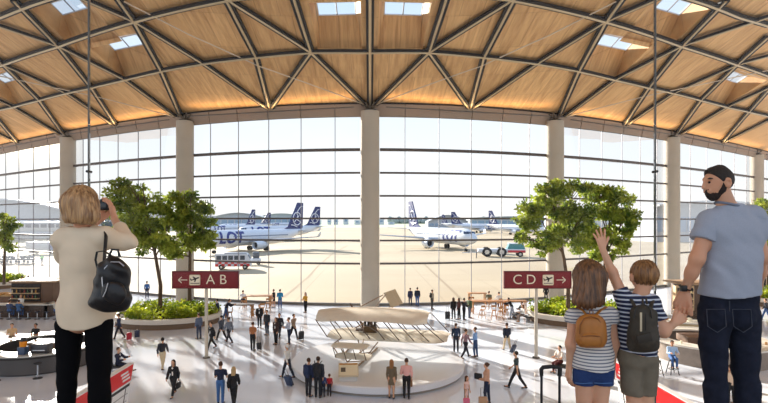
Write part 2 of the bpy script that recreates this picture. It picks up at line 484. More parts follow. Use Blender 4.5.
# an outer skin so that no daylight leaks round the shafts
b = MB(); b.grid([[roof_pt(x, 0, -0.4) for x in xs], [roof_pt(x, 6, -2.0) for x in xs]])
tag(b.build('ceiling_edge', STEELD, smooth=False), kind='structure')
SKYG = glass_mat('skylight_glass', (0.93, 0.97, 1.0), 0.3)
wn = [0]
def window_root():
    wn[0] += 1
    return thing('window_%d' % wn[0], None, None, kind='structure')
for x, d, hw in wells:
    r = window_root(); up = -1.56
    b = MB(); b.grid([[roof_pt(x - hw, d - 0.72, up), roof_pt(x + hw, d - 0.72, up)], [roof_pt(x - hw, d + 0.72, up), roof_pt(x + hw, d + 0.72, up)]])
    b.build('pane', SKYG, r, smooth=False)
    b = MB()
    c = [roof_pt(x - hw, d - 0.72, up + 0.03), roof_pt(x + hw, d - 0.72, up + 0.03), roof_pt(x + hw, d + 0.72, up + 0.03), roof_pt(x - hw, d + 0.72, up + 0.03)]
    for k in range(4): b.cyl(c[k], c[(k + 1) % 4], 0.05, seg=6)
    b.build('window_frame', mat((210, 214, 220), 0.5), r)
    b = MB(); b.cyl(roof_pt(x, d - 0.72, up + 0.03), roof_pt(x, d + 0.72, up + 0.03), 0.05, seg=6); b.build('glazing_bar', mat((150, 150, 155), 0.5), r)

# ---------------------------------------------------------------- the curved glass wall
colx = sorted([0.0] + [s * facade_at(d) for d in (185, 302, 387) for s in (1, -1)])
X3 = colx[-1]
colx = [-X3 - 40, -X3 - 19] + colx + [X3 + 19, X3 + 40]
def arc_split(x0, x1, n):
    t = np.linspace(x0, x1, 400); y = np.array([yf(v) for v in t]); s = np.concatenate([[0], np.cumsum(np.hypot(np.diff(t), np.diff(y)))])
    return list(np.interp(np.linspace(0, s[-1], n + 1), s, t))
TZ = [14.72, 12.54, 10.37, 8.24, 6.16, 3.99]
HEAD = CH + 9.85
WG = glass_mat('window_glass', (0.985, 0.99, 0.99), 0.35)
def curve_box(x0, x1, z, hh, hd, inset=0.0, n=14):
    """a box section that follows the curve of the wall"""
    rows = []
    for x in np.linspace(x0, x1, n):
        y = yf(x) - inset
        rows.append([(x, y - hd, z - hh), (x, y + hd, z - hh), (x, y + hd, z + hh), (x, y - hd, z + hh)])
    b = MB(); V = b.grid(rows, closed=True); b.bm.faces.new(V[0]); b.bm.faces.new(V[-1][::-1]); return b
for a, c in zip(colx, colx[1:]):
    r = window_root(); P = arc_split(a, c, 6)
    b = MB(); b.grid([[(x, yf(x), 0.15) for x in P], [(x, yf(x), HEAD) for x in P]]); b.build('pane', WG, r, smooth=False)
    for x in P[:-1]:
        n = 0.05; b = MB(); b.box((x, yf(x), (HEAD + 0.15) / 2), (0.065, 0.10, HEAD - 0.15)); b.build('mullion', MULL, r, smooth=False)
    for k, z in enumerate(TZ):
        cut = 1.15
        curve_box(a + cut * 0.8, c - cut * 0.8, z, 0.13 if k == 0 else 0.085, 0.14, 0.2).build('transom', TRANS, r, angle=30)
    curve_box(a, c, 0.12, 0.12, 0.15, 0.05).build('window_sill', mat((120, 116, 110), 0.6), r, angle=30)
# fascia above the glass, in panels as wide as the panes
b = MB()
for a, c in zip(colx, colx[1:]):
    P = arc_split(a, c, 6)
    for x0, x1 in zip(P, P[1:]):
        g = 0.03; d0, d1 = 0.55, 0.25
        A = [(x0 + g, yf(x0) - 0.3, HEAD), (x1 - g, yf(x1) - 0.3, HEAD), (x1 - g, yf(x1) - 0.7, CH + EDGE - 0.05), (x0 + g, yf(x0) - 0.7, CH + EDGE - 0.05)]
        b.prism(A, (0, 0.25, 0))
tag(b.build('trim_1', mat((150, 132, 116), 0.75), smooth=False), kind='structure')
b = curve_box(colx[0], colx[-1], (HEAD + CH + EDGE) / 2, 0.55, 0.12, 0.02, 80)
tag(b.build('trim_2', mat((60, 54, 50), 0.8), smooth=False), kind='structure')

CONC = mat((178, 169, 155), 0.75, noise=0.06, nscale=0.9, bump=0.15)
def column(x, label):
    y = yf(x) - 0.9; x = x * y / yf(x)
    r = thing('concrete_column', label, 'column', (x, y, 0), group='round columns along the glass wall')
    Hc = CH + 10.15; prof = [(0.0, 0.0), (0.87, 0.0)]
    z = 0.0
    while z < Hc - 3:
        z += 3.0; prof += [(0.87, z - 0.012), (0.855, z), (0.87, z + 0.012)]
    prof += [(0.87, Hc), (0.0, Hc)]
    MB().lathe(prof, seg=40).build('shaft', CONC, r, angle=50)
    MB().cyl((0, 0, Hc), (0, 0, Hc + 0.16), 0.6, seg=24).build('cap_plate', STEELD, r)
    for k, (dx, dy) in enumerate(((-0.75, -0.25), (0.75, -0.25), (-0.4, -0.7), (0.4, -0.7))):
        MB().cyl((0, 0, Hc + 0.1), (dx, dy, Hc + 0.75), 0.09, 0.07, 8).build('bracket_arm', mat((112, 98, 80), 0.4, 0.5), r)
    return r
names = {0: 'tall beige concrete column in the middle of the glass wall, directly behind the old biplane'}
lab = ['beige round concrete column standing beyond the far left end of the glass wall', 'beige round concrete column outside the left edge of the photograph', 'beige round column off the left edge beside the shuttle road',
       'beige round concrete column just behind the photographing woman', 'beige round concrete column behind the tree and the A B sign',
       'tall beige concrete column in the middle of the glass wall, behind the old biplane', 'beige round concrete column behind the tree right of the C D sign',
       'beige round concrete column between the boy and the man in grey', 'beige round column behind the right shoulder of the man in grey',
       'beige round concrete column past the right edge of the photograph', 'beige round concrete column at the far right end of the glass wall']
for x, l in zip(colx, lab):
    if abs(x) < X3 + 1 and x > -X3 + 1 or x == X3: column(x, l)

# ---------------------------------------------------------------- steel lattice under the ceiling
lat = thing('roof_lattice', 'steel tube lattice of arched ribs and diagonals hung under the timber ceiling', 'roof truss', (0, 40, CH + EDGE))
LO = Vector((0, 40, CH + EDGE))
def lattice(name, pts, r=0.12, mirror=True, strip=True, steel=STEEL):
    for s in ((1, -1) if mirror else (1,)):
        X = [roof_xd(s * dx, py) for dx, py in pts]
        P, Q_ = [], []
        for (x0, d0), (x1, d1) in zip(X, X[1:]):
            n = max(2, int(math.hypot(x1 - x0, d1 - d0) / 1.5))
            for k in range(n):
                t = k / n; P.append(roof_pt(x0 + (x1 - x0) * t, d0 + (d1 - d0) * t, 0.36) - LO)
        P.append(roof_pt(*X[-1], 0.36) - LO)
        o = MB().tube(P, r * (.72 if strip else 1.35), 10).build(name, steel, lat, angle=60)
        if strip:
            # dark channel the tube hangs from
            up = [p + Vector((0, 0, -0.01)) for p in P]; rows = []
            for i, p in enumerate(up):
                t = (up[min(i + 1, len(up) - 1)] - up[max(i - 1, 0)]); sd = Vector((t.y, -t.x, 0)).normalized() * 0.27
                rows.append([p - sd, p + sd, p + sd + Vector((0, 0, 0.18)), p - sd + Vector((0, 0, 0.18))])
            bb = MB(); VV = bb.grid(rows, closed=True); bb.bm.faces.new(VV[0]); bb.bm.faces.new(VV[-1][::-1])
            bb.build('channel', STEELD, lat, smooth=False)
N_ = 'rib_tube'; D_ = 'diagonal_tube'; G_ = 'ring_tube'
def ring_full(pts):
    full = [(-a, c) for a, c in pts[::-1] if a > 0] + pts
    return full
lattice(G_, ring_full([(0, 48), (59, 48), (114, 53), (167, 59.5), (208, 67), (245, 76), (280, 84.5), (309, 91), (331, 97), (357, 104), (400, 114)]), 0.14, mirror=False)
lattice(G_, ring_full([(0, -12), (75, -12), (137, -6), (198, 7), (236, 17), (311, 42), (367, 61), (400, 73)]), 0.14, mirror=False)
lattice(G_, [(300, -12), (338, 0), (370, 13), (400, 22)], 0.14)
edge_pts = [(x, 0.25) for x in np.linspace(-X3 - 20, X3 + 20, 60)]
MB().tube([roof_pt(x, d, 0.2) - LO for x, d in edge_pts], 0.11, 8).build(G_, STEEL, lat, angle=60)
MB().tube([roof_pt(x, 0.55, 0.05) - LO for x, d in edge_pts], 0.14, 8).build('channel', STEELD, lat, angle=60)
lattice(N_, [(0, 106), (0, 48), (0, -40)], 0.15, mirror=False)
lattice(N_, [(100, 107), (114, 53), (141, 0), (152, -20)], 0.13)
lattice(N_, [(187, 117), (209, 67), (236, 17), (258, -14)], 0.13)
lattice(N_, [(252, 125), (279, 84), (312, 42), (356, -4)])
lattice(N_, [(303, 135), (331, 97), (367, 61), (398, 33)])
lattice(N_, [(352, 141), (372, 117), (400, 85)])
lattice(N_, [(59, 48), (78, -12)], 0.13)
lattice(D_, [(2, 105), (59, 48), (137, -2), (150, -12)], 0.13)
lattice(D_, [(100, 107), (59, 48)], 0.12)
lattice(D_, [(100, 107), (167, 59.5), (235, 17), (292, -8)])
lattice(D_, [(189, 117), (245, 76), (311, 42), (400, 12)])
lattice(D_, [(252, 125), (303, 90), (367, 61), (400, 52)], 0.11)
lattice(D_, [(303, 135), (357, 104), (400, 84)], 0.11)
lattice(D_, [(352, 141), (400, 117)], 0.10)
CABLE = mat((206, 190, 168), 0.4, 0.5)
lattice('tie_rod', [(0, 103), (110, 62), (180, 30), (246, -4)], 0.035, strip=False, steel=CABLE)
lattice('tie_rod', [(189, 115), (273, 93), (348, 77), (400, 66)], 0.035, strip=False, steel=CABLE)
# linear uplights on the ledge above the glass
UPL = mat((90, 84, 78), 0.5)
for a, c in zip(colx[1:-1], colx[2:-1]):
    xm = (a + c) / 2; y0, y1 = yf(a) - 1.2, yf(c) - 1.2; ang = math.atan2(y1 - y0, c - a)
    up = thing('linear_uplight', 'slim uplight on the fascia ledge washing the timber ceiling edge', 'light', (xm, (yf(xm) - 1.15), CH + 10.35), ang, group='uplights on the ledge over the glass wall')
    ln = math.hypot(c - a, y1 - y0) - 3
    MB().box((0, 0, 0), (ln, 0.14, 0.10), 0.02).build('housing', UPL, up, angle=40)
    l = bpy.data.lights.new('uplight_lamp', 'AREA'); l.shape = 'RECTANGLE'; l.size = ln; l.size_y = 0.12; l.energy = 150; l.color = (1.0, 0.66, 0.34)
    lo_ = bpy.data.objects.new('uplight_lamp', l); COL.objects.link(lo_); lo_.parent = up; lo_.location = (0, -0.05, 0.09); lo_.rotation_euler = (R(180 + 30), 0, 0)

# ---------------------------------------------------------------- tall glass in front of the family
GG = glass_mat('gallery_glass', (0.99, 0.995, 0.995), 0.22)
GY = 3.85
r = window_root()
jx = [-6.3, (89 - CX) * GY / FP, (655 - CX) * GY / FP, 6.7]
for x0, x1 in zip(jx, jx[1:]):
    MB().box(((x0 + x1) / 2, GY, 9.7), (x1 - x0 - 0.012, 0.02, 6.6)).build('pane', GG, r, smooth=False)
for x in jx:
    MB().box((x, GY, 9.7), (0.0065, 0.026, 6.6)).build('glass_joint', mat((92, 96, 96), 0.4), r, smooth=False)
    for pz in (8.38, 7.0):
        MB().cyl((x, GY - 0.03, pz), (x, GY + 0.03, pz), 0.010).build('clamp', mat((60, 60, 62), 0.4, 0.6), r)
MB().box((0.2, GY, 6.45), (13, 0.08, 0.12)).build('base_rail', STEELD, r, smooth=False)
# ================================================================ OUTSIDE ON THE APRON
WHITE = mat((206, 212, 222), 0.35); NAVY = mat((20, 40, 104), 0.45); GREYP = mat((150, 156, 166), 0.4)
TYRE = mat((26, 26, 28), 0.8); ENGD = mat((40, 42, 50), 0.4, 0.4); WINB = mat((40, 60, 92), 0.15); SILV = mat((190, 194, 200), 0.25, 0.8)

def fuselage_ring(x, r, zc, n=28):
    return [(x, r * math.cos(2 * math.pi * k / n), zc + r * math.sin(2 * math.pi * k / n)) for k in range(n)]
FR, FZ, FL = 1.95, 3.35, 38.0
def make_jet(label, cat='airplane', group=None, letters=True):
    """nose at the origin's x = 0, tail at x = -38, wheels on z = 0"""
    t = thing('passenger_jet', label, cat, group=group)
    st = [(0, .05, -.55), (-.25, .42, -.5), (-.8, .85, -.38), (-1.6, 1.25, -.22), (-2.8, 1.62, -.08), (-4.4, 1.88, 0), (-6, 1.95, 0), (-24, 1.95, 0), (-27, 1.85, .1), (-30, 1.55, .4), (-33, 1.1, .85), (-36, .6, 1.3), (-38, .22, 1.6)]
    b = MB(); V = b.grid([fuselage_ring(x, r, FZ + dz) for x, r, dz in st], closed=True); b.bm.faces.new(V[0]); b.bm.faces.new(V[-1])
    fu = b.build('fuselage', WHITE, t, angle=60)
    for s in (1, -1):
        # cabin windows: one strip of small panes for each side
        MB().box((-18.5, s * 1.925, FZ + 0.42), (19.5, 0.05, 0.24)).build('cabin_windows', mat((120, 134, 158), .25), fu, smooth=False)
        for (x0, x1, y0, y1) in ((-1.55, -2.15, .62, 1.02), (-2.2, -2.85, 1.05, 1.33)):
            b = MB(); b.prism([(x0, s * y0 * .9, FZ + .62), (x1, s * y1, FZ + .66), (x1 - .25, s * (y1 - .12), FZ + 1.2), (x0 - .45, s * (y0 - .12) * .9, FZ + 1.12)], (0.05, s * 0.16, 0.12)); b.build('cockpit_window', WINB, fu, smooth=False)
        b = MB(); b.prism([(-1.42, 0, FZ + .66), (-1.5, s * .6, FZ + .62), (-1.95, s * .5, FZ + 1.12), (-1.9, 0, FZ + 1.18)], (0.12, 0, 0.12))
        b.build('cockpit_window', WINB, fu, smooth=False)
        # wing
        def af(x, y, z, c, th): return [(x, y, z), (x - c * .15, y, z + th), (x - c * .5, y, z + th * .9), (x - c, y, z + .02), (x - c * .5, y, z - th * .5), (x - c * .12, y, z - th * .5)]
        b = MB(); V = b.grid([af(-13.2, s * 1.2, 2.35, 7.6, .5), af(-16.2, s * 5.8, 2.75, 4.6, .32), af(-21.6, s * 15.9, 3.55, 1.7, .12)], closed=True); b.bm.faces.new(V[-1]); b.bm.faces.new(V[0])
        wing = b.build('wing', GREYP, t, angle=50)
        b = MB(); V = b.grid([af(-21.6, s * 15.9, 3.5, 1.7, .08), af(-22.1, s * 16.3, 3.9, 1.2, .06), af(-22.7, s * 16.5, 4.7, .6, .04)], closed=True); b.bm.faces.new(V[-1])
        b.build('winglet', WHITE, wing, angle=50)
        # engine
        en = MB().lathe([(0.0, -.9), (.72, -.9), (.80, -.05), (.92, 0), (1.02, -.25), (1.08, -1.2), (1.0, -2.4), (.72, -3.6), (.5, -3.7), (.42, -4.3), (0, -4.6)], (-12.6, s * 4.9, 1.62), 28, 'X').build('engine', WHITE, t, angle=50)
        MB().lathe([(0, -.35), (.2, -.6), (.76, -.7), (.76, -.85), (0, -.85)], (-12.6, s * 4.9, 1.62), 24, 'X').build('fan', ENGD, en)
        MB().box((-15.0, s * 4.9, 2.55), (3.6, .22, .8), .05).build('pylon', GREYP, en)
        b = MB(); V = b.grid([af(-33.4, s * .5, FZ + 1.25, 3.2, .14), af(-36.6, s * 6.6, FZ + 1.8, 1.3, .06)], closed=True); b.bm.faces.new(V[-1]); b.build('tailplane', GREYP, t, angle=50)
        # main gear
        g = MB().cyl((-18.9, s * 2.8, .5), (-18.9, s * 2.8, 2.4), .14, seg=10).build('landing_gear', SILV, t)
        b = MB()
        for dy in (-.38, .38): b.cyl((-18.9, s * 2.8 + dy - .16, .55), (-18.9, s * 2.8 + dy + .16, .55), .55, seg=20)
        b.build('wheels', TYRE, g)
    g = MB().cyl((-4.6, 0, .4), (-4.6, 0, 1.8), .11, seg=10).build('nose_gear', SILV, t)
    b = MB()
    for dy in (-.25, .25): b.cyl((-4.6, dy - .11, .36), (-4.6, dy + .11, .36), .36, seg=18)
    b.build('wheels', TYRE, g)
    # fin with the ringed emblem drawn in white strokes
    F = [(-28.2, FZ + 1.7), (-30.6, FZ + 2.6), (-34.6, FZ + 9.2), (-37.0, FZ + 9.2), (-36.7, FZ + 2.2), (-35.5, FZ + 1.5)]
    fin = MB().prism([(x, -.16, z) for x, z in F], (0, .32, 0)).build('tail_fin', NAVY, t, smooth=False)
    b = MB()
    for s in (1, -1):
        yy = s * .2; c = (-34.2, FZ + 4.7)
        pts = [(c[0] + 1.75 * math.cos(a), yy, c[1] + 1.75 * math.sin(a)) for a in np.linspace(0, 2 * math.pi, 29)]
        b.tube(pts, .13, 6, caps=False)
        b.tube([(c[0] + 1.2, yy, c[1] - .9), (c[0] + .2, yy, c[1] - .1), (c[0] - .3, yy, c[1] + .9), (c[0] + .1, yy, c[1] + 1.5)], .12, 6)
        b.tube([(c[0] + .3, yy, c[1] - .1), (c[0] - 1.3, yy, c[1] - .8)], .12, 6); b.tube([(c[0] + .1, yy, c[1]), (c[0] - .9, yy, c[1] + .9)], .10, 6)
        b.tube([(-31.6, yy, FZ + 3.0), (-32.8, yy, FZ + 2.9), (-34.2, yy, FZ + 2.4)], .12, 6)
        b.tube([(-34.2, yy, FZ + 6.6), (-35.6, yy, FZ + 8.0), (-36.4, yy, FZ + 8.2)], .12, 6)
    b.build('emblem', mat((232, 236, 244), 0.4), fin)
    if letters:
        for s in (1, -1):
            bm = text_bm('LOT', 3.7, bold=0.13)
            for k in range(0, 16):
                zz = -1.4 + k * 0.2
                bmesh.ops.bisect_plane(bm, geom=bm.verts[:] + bm.edges[:] + bm.faces[:], plane_co=(0, zz, 0), plane_no=(0, 1, 0))
            xs_ = [v.co.x for v in bm.verts]; w = max(xs_) - min(xs_)
            for v in bm.verts:
                u, z = v.co.x * 7.6 / w + v.co.y * 0.10, v.co.y + 0.05
                v.co = (-8.4 + u if s < 0 else -8.4 - u, s * (math.sqrt(max(.01, 1.99 ** 2 - z * z)) + .01), FZ + z)
            me = bpy.data.meshes.new('letters'); bm.to_mesh(me); bm.free(); link_mesh('letters', me, fu, mat((18, 42, 124), 0.4))
    return t
def aim(o, nose, tail, sc=1.15):
    o.scale = (sc, sc, sc); o.location = (nose[0], nose[1], 0); o.rotation_euler = (0, 0, math.atan2(nose[1] - tail[1], nose[0] - tail[0]))
jetA = make_jet('large white airliner nose to the left, its navy tail the biggest in the picture'); aim(jetA, (-41, 119), (-22, 151), 1.08)
def jet_copy(label, nose, tail, group=None):
    c = copy_tree(jetA, None, label=label); aim(c, nose, tail); return c
jetB = jet_copy('white airliner with navy tail facing the white tug, right of the middle column', (26.7, 126), (14.4, 162))
jet_copy('white airliner behind the nearest left one, its navy tail leftmost of the row', (-80, 240), (-66, 275))
jet_copy('white airliner behind, its navy tail just right of the biggest left tail', (-52, 195), (-26, 222))
jet_copy('distant white airliner with a small navy tail between two larger left tails', (-110, 360), (-80, 384))
jet_copy('distant parked airliner beside the arched hangar, left one of the right row', (98, 470), (72, 505))
jet_copy('distant parked airliner in front of the grey arched hangar', (92, 330), (62, 352))
jet_copy('distant airliner with its dark red and navy tail near the right tree', (96, 275), (76, 308))
jet_copy('faint airliner with small navy tail furthest behind the left row', (-115, 560), (-80, 590))

# vehicles -------------------------------------------------------------
def wheel(parent, x, y, r, w=0.35, hub=True):
    o = MB().cyl((x, y - w / 2, r), (x, y + w / 2, r), r, seg=24).build('wheel', TYRE, parent, angle=40)
    if hub: MB().cyl((x, y - w / 2 - .02, r), (x, y + w / 2 + .02, r), r * .5, seg=16).build('hub', SILV, o, angle=40)
    return o
def apron_spot(px, py): return fl(px, py)
# pushback tug
p = apron_spot(501, 256.5); tg = thing('aircraft_tug', 'low white aircraft tug with large wheels and teal cab, before the right airliner', 'tug', (p.x, p.y, 0), R(-8))
MB().box((0, 0, 1.35), (10.4, 2.9, .85), .2).build('chassis', WHITE, tg)
b = MB(); b.prism([(1.2, -1.3, 1.75), (5.1, -1.3, 1.75), (4.7, -1.3, 2.9), (1.7, -1.3, 2.9)], (0, 2.6, 0)); cb = b.build('cab', mat((60, 130, 140), 0.2), tg, smooth=False)
MB().box((3.2, 0, 2.98), (3.4, 2.7, .14), .04).build('cab_roof', WHITE, cb)
MB().box((3.2, -1.46, 1.25), (3.8, .06, .5)).build('warning_stripe', mat((200, 60, 70), 0.5), tg, smooth=False)
for x in (-3.2, 0.0):
    for y in (-1.35, 1.35): wheel(tg, x, y, 1.05, .5)
for y in (-1.3, 1.3): wheel(tg, 4.0, y, .6, .4)
MB().cyl((-5, 0, .9), (-8.6, 0, .8), .09).build('tow_bar', SILV, tg)
# shuttle van with red and white checks
p = apron_spot(234, 269); sv_ = thing('apron_shuttle', 'small white shuttle van with red checkered skirt near the left airliner', 'van', (p.x, p.y, 0), R(8))
b = MB(); b.prism([(-2.9, -1.1, .5), (2.8, -1.1, .5), (2.9, -1.1, 1.4), (2.2, -1.1, 2.6), (-2.9, -1.1, 2.6)], (0, 2.2, 0)); b.build('body', WHITE, sv_, smooth=False)
b = MB()
for k in range(5): b.box((-2.3 + k * .95, -1.12, 1.95), (.75, .05, .7))
b.build('side_windows', mat((60, 70, 84), 0.2), sv_, smooth=False)
b = MB()
for k in range(11):
    for j in range(2):
        if (k + j) % 2 == 0: b.box((-2.6 + k * .5, -1.13, .75 + j * .4), (.5, .04, .4))
b.build('checker_band', mat((206, 52, 48), 0.5), sv_, smooth=False)
MB().box((2.4, 0, 2.0), (.5, 1.8, .8), .1, Matrix.Rotation(R(-30), 3, 'Y')).build('windscreen', mat((70, 84, 100), 0.2), sv_)
MB().box((0.3, 0, 2.68), (3.6, 1.5, .16), .05).build('roof_rack', GREYP, sv_)
for x in (-1.9, 1.9):
    for y in (-1.0, 1.0): wheel(sv_, x, y, .42, .3)
# utility cart beside it
p = apron_spot(243, 266); ct = thing('utility_cart', 'white apron cart with open back parked behind the checkered van', 'cart', (p.x + 1.0, p.y + 3, 0), R(15))
MB().box((0, 0, .9), (3, 1.6, .5), .08).build('body', WHITE, ct); MB().box((.6, 0, 1.75), (1.2, 1.5, 1.1), .12).build('cab', mat((80, 88, 100), .25), ct)
for x in (-1, 1):
    for y in (-.75, .75): wheel(ct, x, y, .36, .25)
# bus, truck and carts on the left
def bus(label, px, py, rz, L_=11, cat='bus'):
    p = apron_spot(px, py); t = thing('airport_bus', label, cat, (p.x, p.y, 0), rz)
    MB().box((0, 0, 1.75), (L_, 2.8, 2.7), .28).build('body', mat((222, 228, 236), .3), t)
    b = MB()
    for k in range(6): b.box((-L_ / 2 + 1.3 + k * (L_ - 2.2) / 5.6, -1.42, 2.15), ((L_ - 2.2) / 6.2, .05, 1.1))
    b.build('side_windows', WINB, t, smooth=False)
    MB().box((L_ / 2 - .02, 0, 2.1), (.1, 2.4, 1.4), .03).build('windscreen', WINB, t)
    MB().box((0, -1.42, .8), (L_ - .6, .05, .25)).build('stripe', NAVY, t, smooth=False)
    for x in (-L_ / 3, L_ / 3):
        for y in (-1.3, 1.3): wheel(t, x, y, .5, .3)
    return t
bus('pale blue airport bus with dark windows behind the left photographing woman', 36, 240, R(14), 15)
bus('small white airport bus beyond the jet bridge at the far left', 24, 228.5, R(5), 11)
p = apron_spot(43, 254); tr = thing('box_truck', 'white catering truck with blue cab on the apron at far left', 'truck', (p.x, p.y, 0), R(6))
MB().box((-.8, 0, 1.9), (5.2, 2.4, 2.2), .06).build('cargo_box', WHITE, tr); MB().box((2.8, 0, 1.5), (1.9, 2.3, 1.9), .25).build('cab', mat((70, 110, 170), .3), tr)
for x in (-2, 2.6):
    for y in (-1.1, 1.1): wheel(tr, x, y, .5, .3)
def bag_cart(i, px, py, label):
    p = apron_spot(px, py); t = thing('baggage_cart', label, 'cart', (p.x, p.y, 0), R(-4), group='dark baggage carts in a train at the far left')
    MB().box((0, 0, .7), (2.6, 1.5, .3), .05).build('deck', mat((44, 46, 52), .6), t)
    MB().box((0, 0, 1.75), (2.5, 1.45, .08), .02).build('roof', mat((60, 66, 78), .5), t)
    b = MB()
    for x in (-1.15, 1.15):
        for y in (-.65, .65): b.cyl((x, y, .8), (x, y, 1.75), .04, seg=6)
    b.build('corner_posts', mat((44, 46, 52), .5), t)
    b = MB(); rr = random.Random(i)
    for k in range(5): b.box((-.9 + k * .45, rr.uniform(-.2, .2), 1.05 + rr.uniform(0, .15)), (.4, .8, .42), .06)
    b.build('luggage_load', mat((52, 60, 84), .7), t)
    for x in (-.9, .9):
        for y in (-.65, .65): wheel(t, x, y, .25, .15, hub=False)
for i, (px, l) in enumerate(((-8, 'dark baggage cart loaded with bags, leftmost of the train'), (9, 'dark baggage cart loaded with bags, second from left of the train'), (26, 'dark baggage cart loaded with bags, last of the train, next to the worker'))):
    bag_cart(i, px, 263, l)

# buildings --------------------------------------------------------------
BPALE = mat((168, 176, 188), .7); BDARK = mat((112, 122, 138), .5); BGLASS = mat((130, 156, 186), .25)
def terminal(label, px0, px1, Y, h, roofrise, nb=10, name='terminal_building', depth=30, col=BPALE):
    x0, x1 = (px0 - CX) * Y / FP, (px1 - CX) * Y / FP; w = x1 - x0
    t = thing(name, label, 'building', ((x0 + x1) / 2, Y, 0))
    arch = [(-w / 2 + w * k / 16, 0, h + roofrise * math.sin(math.pi * k / 16)) for k in range(17)]
    MB().prism([(-w / 2, 0, 0)] + arch + [(w / 2, 0, 0)], (0, depth, 0)).build('wall', col, t, smooth=False)
    rows = []
    for k in range(17):
        a = k / 16; z = h + roofrise * math.sin(math.pi * a) + .7; x = -w / 2 + a * w
        rows.append([(x, -3, z - .7), (x, -3, z), (x, depth, z), (x, depth, z - .7)])
    b = MB(); V = b.grid(rows, closed=True); b.bm.faces.new(V[0]); b.bm.faces.new(V[-1]); b.build('roof', mat((176, 182, 190), .5), t)
    for k in range(nb):
        MB().box((-w / 2 + (k + .5) * w / nb, -.1, h * .5), (w / nb * .82, .3, h * .42)).build('window', BGLASS, t, smooth=False)
    return t
terminal('long pale terminal with low curved roof at the far left', -60, 64, 230, 13, 4.5, 14)
terminal('pale terminal pier seen between the tree and the left woman', 64, 205, 420, 12, 3, 16)
terminal('grey arched hangar on the horizon right of the middle column', 428, 468, 620, 7, 8, 6, 'hangar')
terminal('low grey hangar behind the leftmost tails', 214, 262, 640, 13, 5, 7, 'hangar')
terminal('low grey hangar on the horizon behind the biggest left tail', 263, 300, 760, 16, 3, 6, 'hangar')
terminal('long low building on the horizon left of the right tree', 470, 560, 700, 12, 2, 12)
terminal('pale terminal with deep eaves seen left of the man in grey', 655, 765, 190, 13.5, 1.5, 14)
terminal('pale terminal beyond the right tree', 560, 650, 330, 12, 2, 12)
# jet bridge at the far left
def jet_bridge(label, a, b_, z=5.2, name='jet_bridge'):
    a, b_ = Vector(a), Vector(b_); dv = b_ - a; L_ = dv.length; t = thing(name, label, 'jet bridge', (a.x, a.y, 0), math.atan2(dv.y, dv.x))
    MB().box((L_ / 2, 0, z), (L_, 3.2, 2.9), .15).build('tunnel', mat((172, 180, 192), .4), t)
    b = MB()
    for k in range(int(L_ / 3)): b.box((1.5 + k * 3, -1.62, z + .2), (2.4, .05, 1.2))
    b.build('tunnel_windows', WINB, t, smooth=False)
    MB().cyl((L_ * .72, 0, 0), (L_ * .72, 0, z - 1.4), .35).build('leg', GREYP, t)
    MB().cyl((0.6, 0, 0), (0.6, 0, z + 1.8), 1.9, seg=24).build('rotunda', mat((190, 194, 200), .5), t, angle=50)
    MB().box((L_ + .8, 0, z), (2.6, 3.8, 3.3), .4).build('cab', mat((70, 84, 110), .4), t)
jet_bridge('long pale jet bridge reaching across the far left window', (-130, 172, 0), (-96, 165, 0), 6.2)
jet_bridge('jet bridge with dark cab beyond the pale bus at far left', (-150, 205, 0), (-106, 200, 0), 6.4)
jet_bridge('jet bridge seen through the glass left of the man in grey', (150, 150, 0), (112, 146, 0), 5.6)
# tree line and far blocks
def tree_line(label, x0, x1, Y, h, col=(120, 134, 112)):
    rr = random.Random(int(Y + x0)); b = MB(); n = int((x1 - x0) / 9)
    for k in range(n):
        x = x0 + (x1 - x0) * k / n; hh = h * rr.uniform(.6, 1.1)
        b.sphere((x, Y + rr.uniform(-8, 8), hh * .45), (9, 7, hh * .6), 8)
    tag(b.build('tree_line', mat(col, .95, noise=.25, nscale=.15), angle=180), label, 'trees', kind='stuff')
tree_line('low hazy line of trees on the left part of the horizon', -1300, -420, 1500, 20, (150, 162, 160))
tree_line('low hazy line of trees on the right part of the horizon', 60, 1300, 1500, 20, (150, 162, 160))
tree_line('darker row of trees beyond the apron left of the man in grey', 130, 330, 260, 9)
rr = random.Random(3)
for k in range(9):
    Y = 1100; px = 320 + k * 9 + rr.uniform(-2, 2)
    t = thing('distant_block', 'tiny pale building block on the horizon left of the middle column' if px < 362 else 'tiny pale building block on the horizon right of the middle column', 'building', ((px - CX) * Y / FP, Y, 0), group='tiny pale blocks on the horizon')
    h = rr.uniform(6, 15)
    MB().box((0, 0, h / 2), (rr.uniform(8, 15), 10, h)).build('wall', mat((206, 212, 220), .8), t, smooth=False)
    MB().box((0, -5.1, h * .6), (6, .2, h * .3)).build('window', BGLASS, t, smooth=False)
# painted lines on the apron
def paint(label, pts, w, col=(150, 132, 104)):
    b = MB(); P = [Vector(p) for p in pts]; rows = []
    for i, p_ in enumerate(P):
        t = (P[min(i + 1, len(P) - 1)] - P[max(i - 1, 0)]).normalized(); s = Vector((t.y, -t.x, 0)) * w / 2
        rows.append([p_ - s + Vector((0, 0, -.012)), p_ + s + Vector((0, 0, -.012))])
    b.grid(rows); tag(b.build('painted_line', mat(col, .8), smooth=False), label, 'marking')
def gl(px, py): v = fl(px, py); return (v.x, v.y, 0)
paint('brown guide line curving over the apron left of the middle column', [gl(283, 297), gl(296, 287), gl(308, 277), gl(318, 266), gl(332, 254), gl(348, 245)], .35)
paint('straight brown guide line on the apron right of the middle column', [gl(422, 262), gl(438, 277), gl(452, 290), gl(461, 299)], .35)
paint('long dark joint line across the apron behind the van', [gl(200, 262), gl(360, 262.5)], .5, (176, 158, 128))
paint('long dark joint line across the apron under the right airliner', [gl(380, 262), gl(545, 260)], .5, (176, 158, 128))
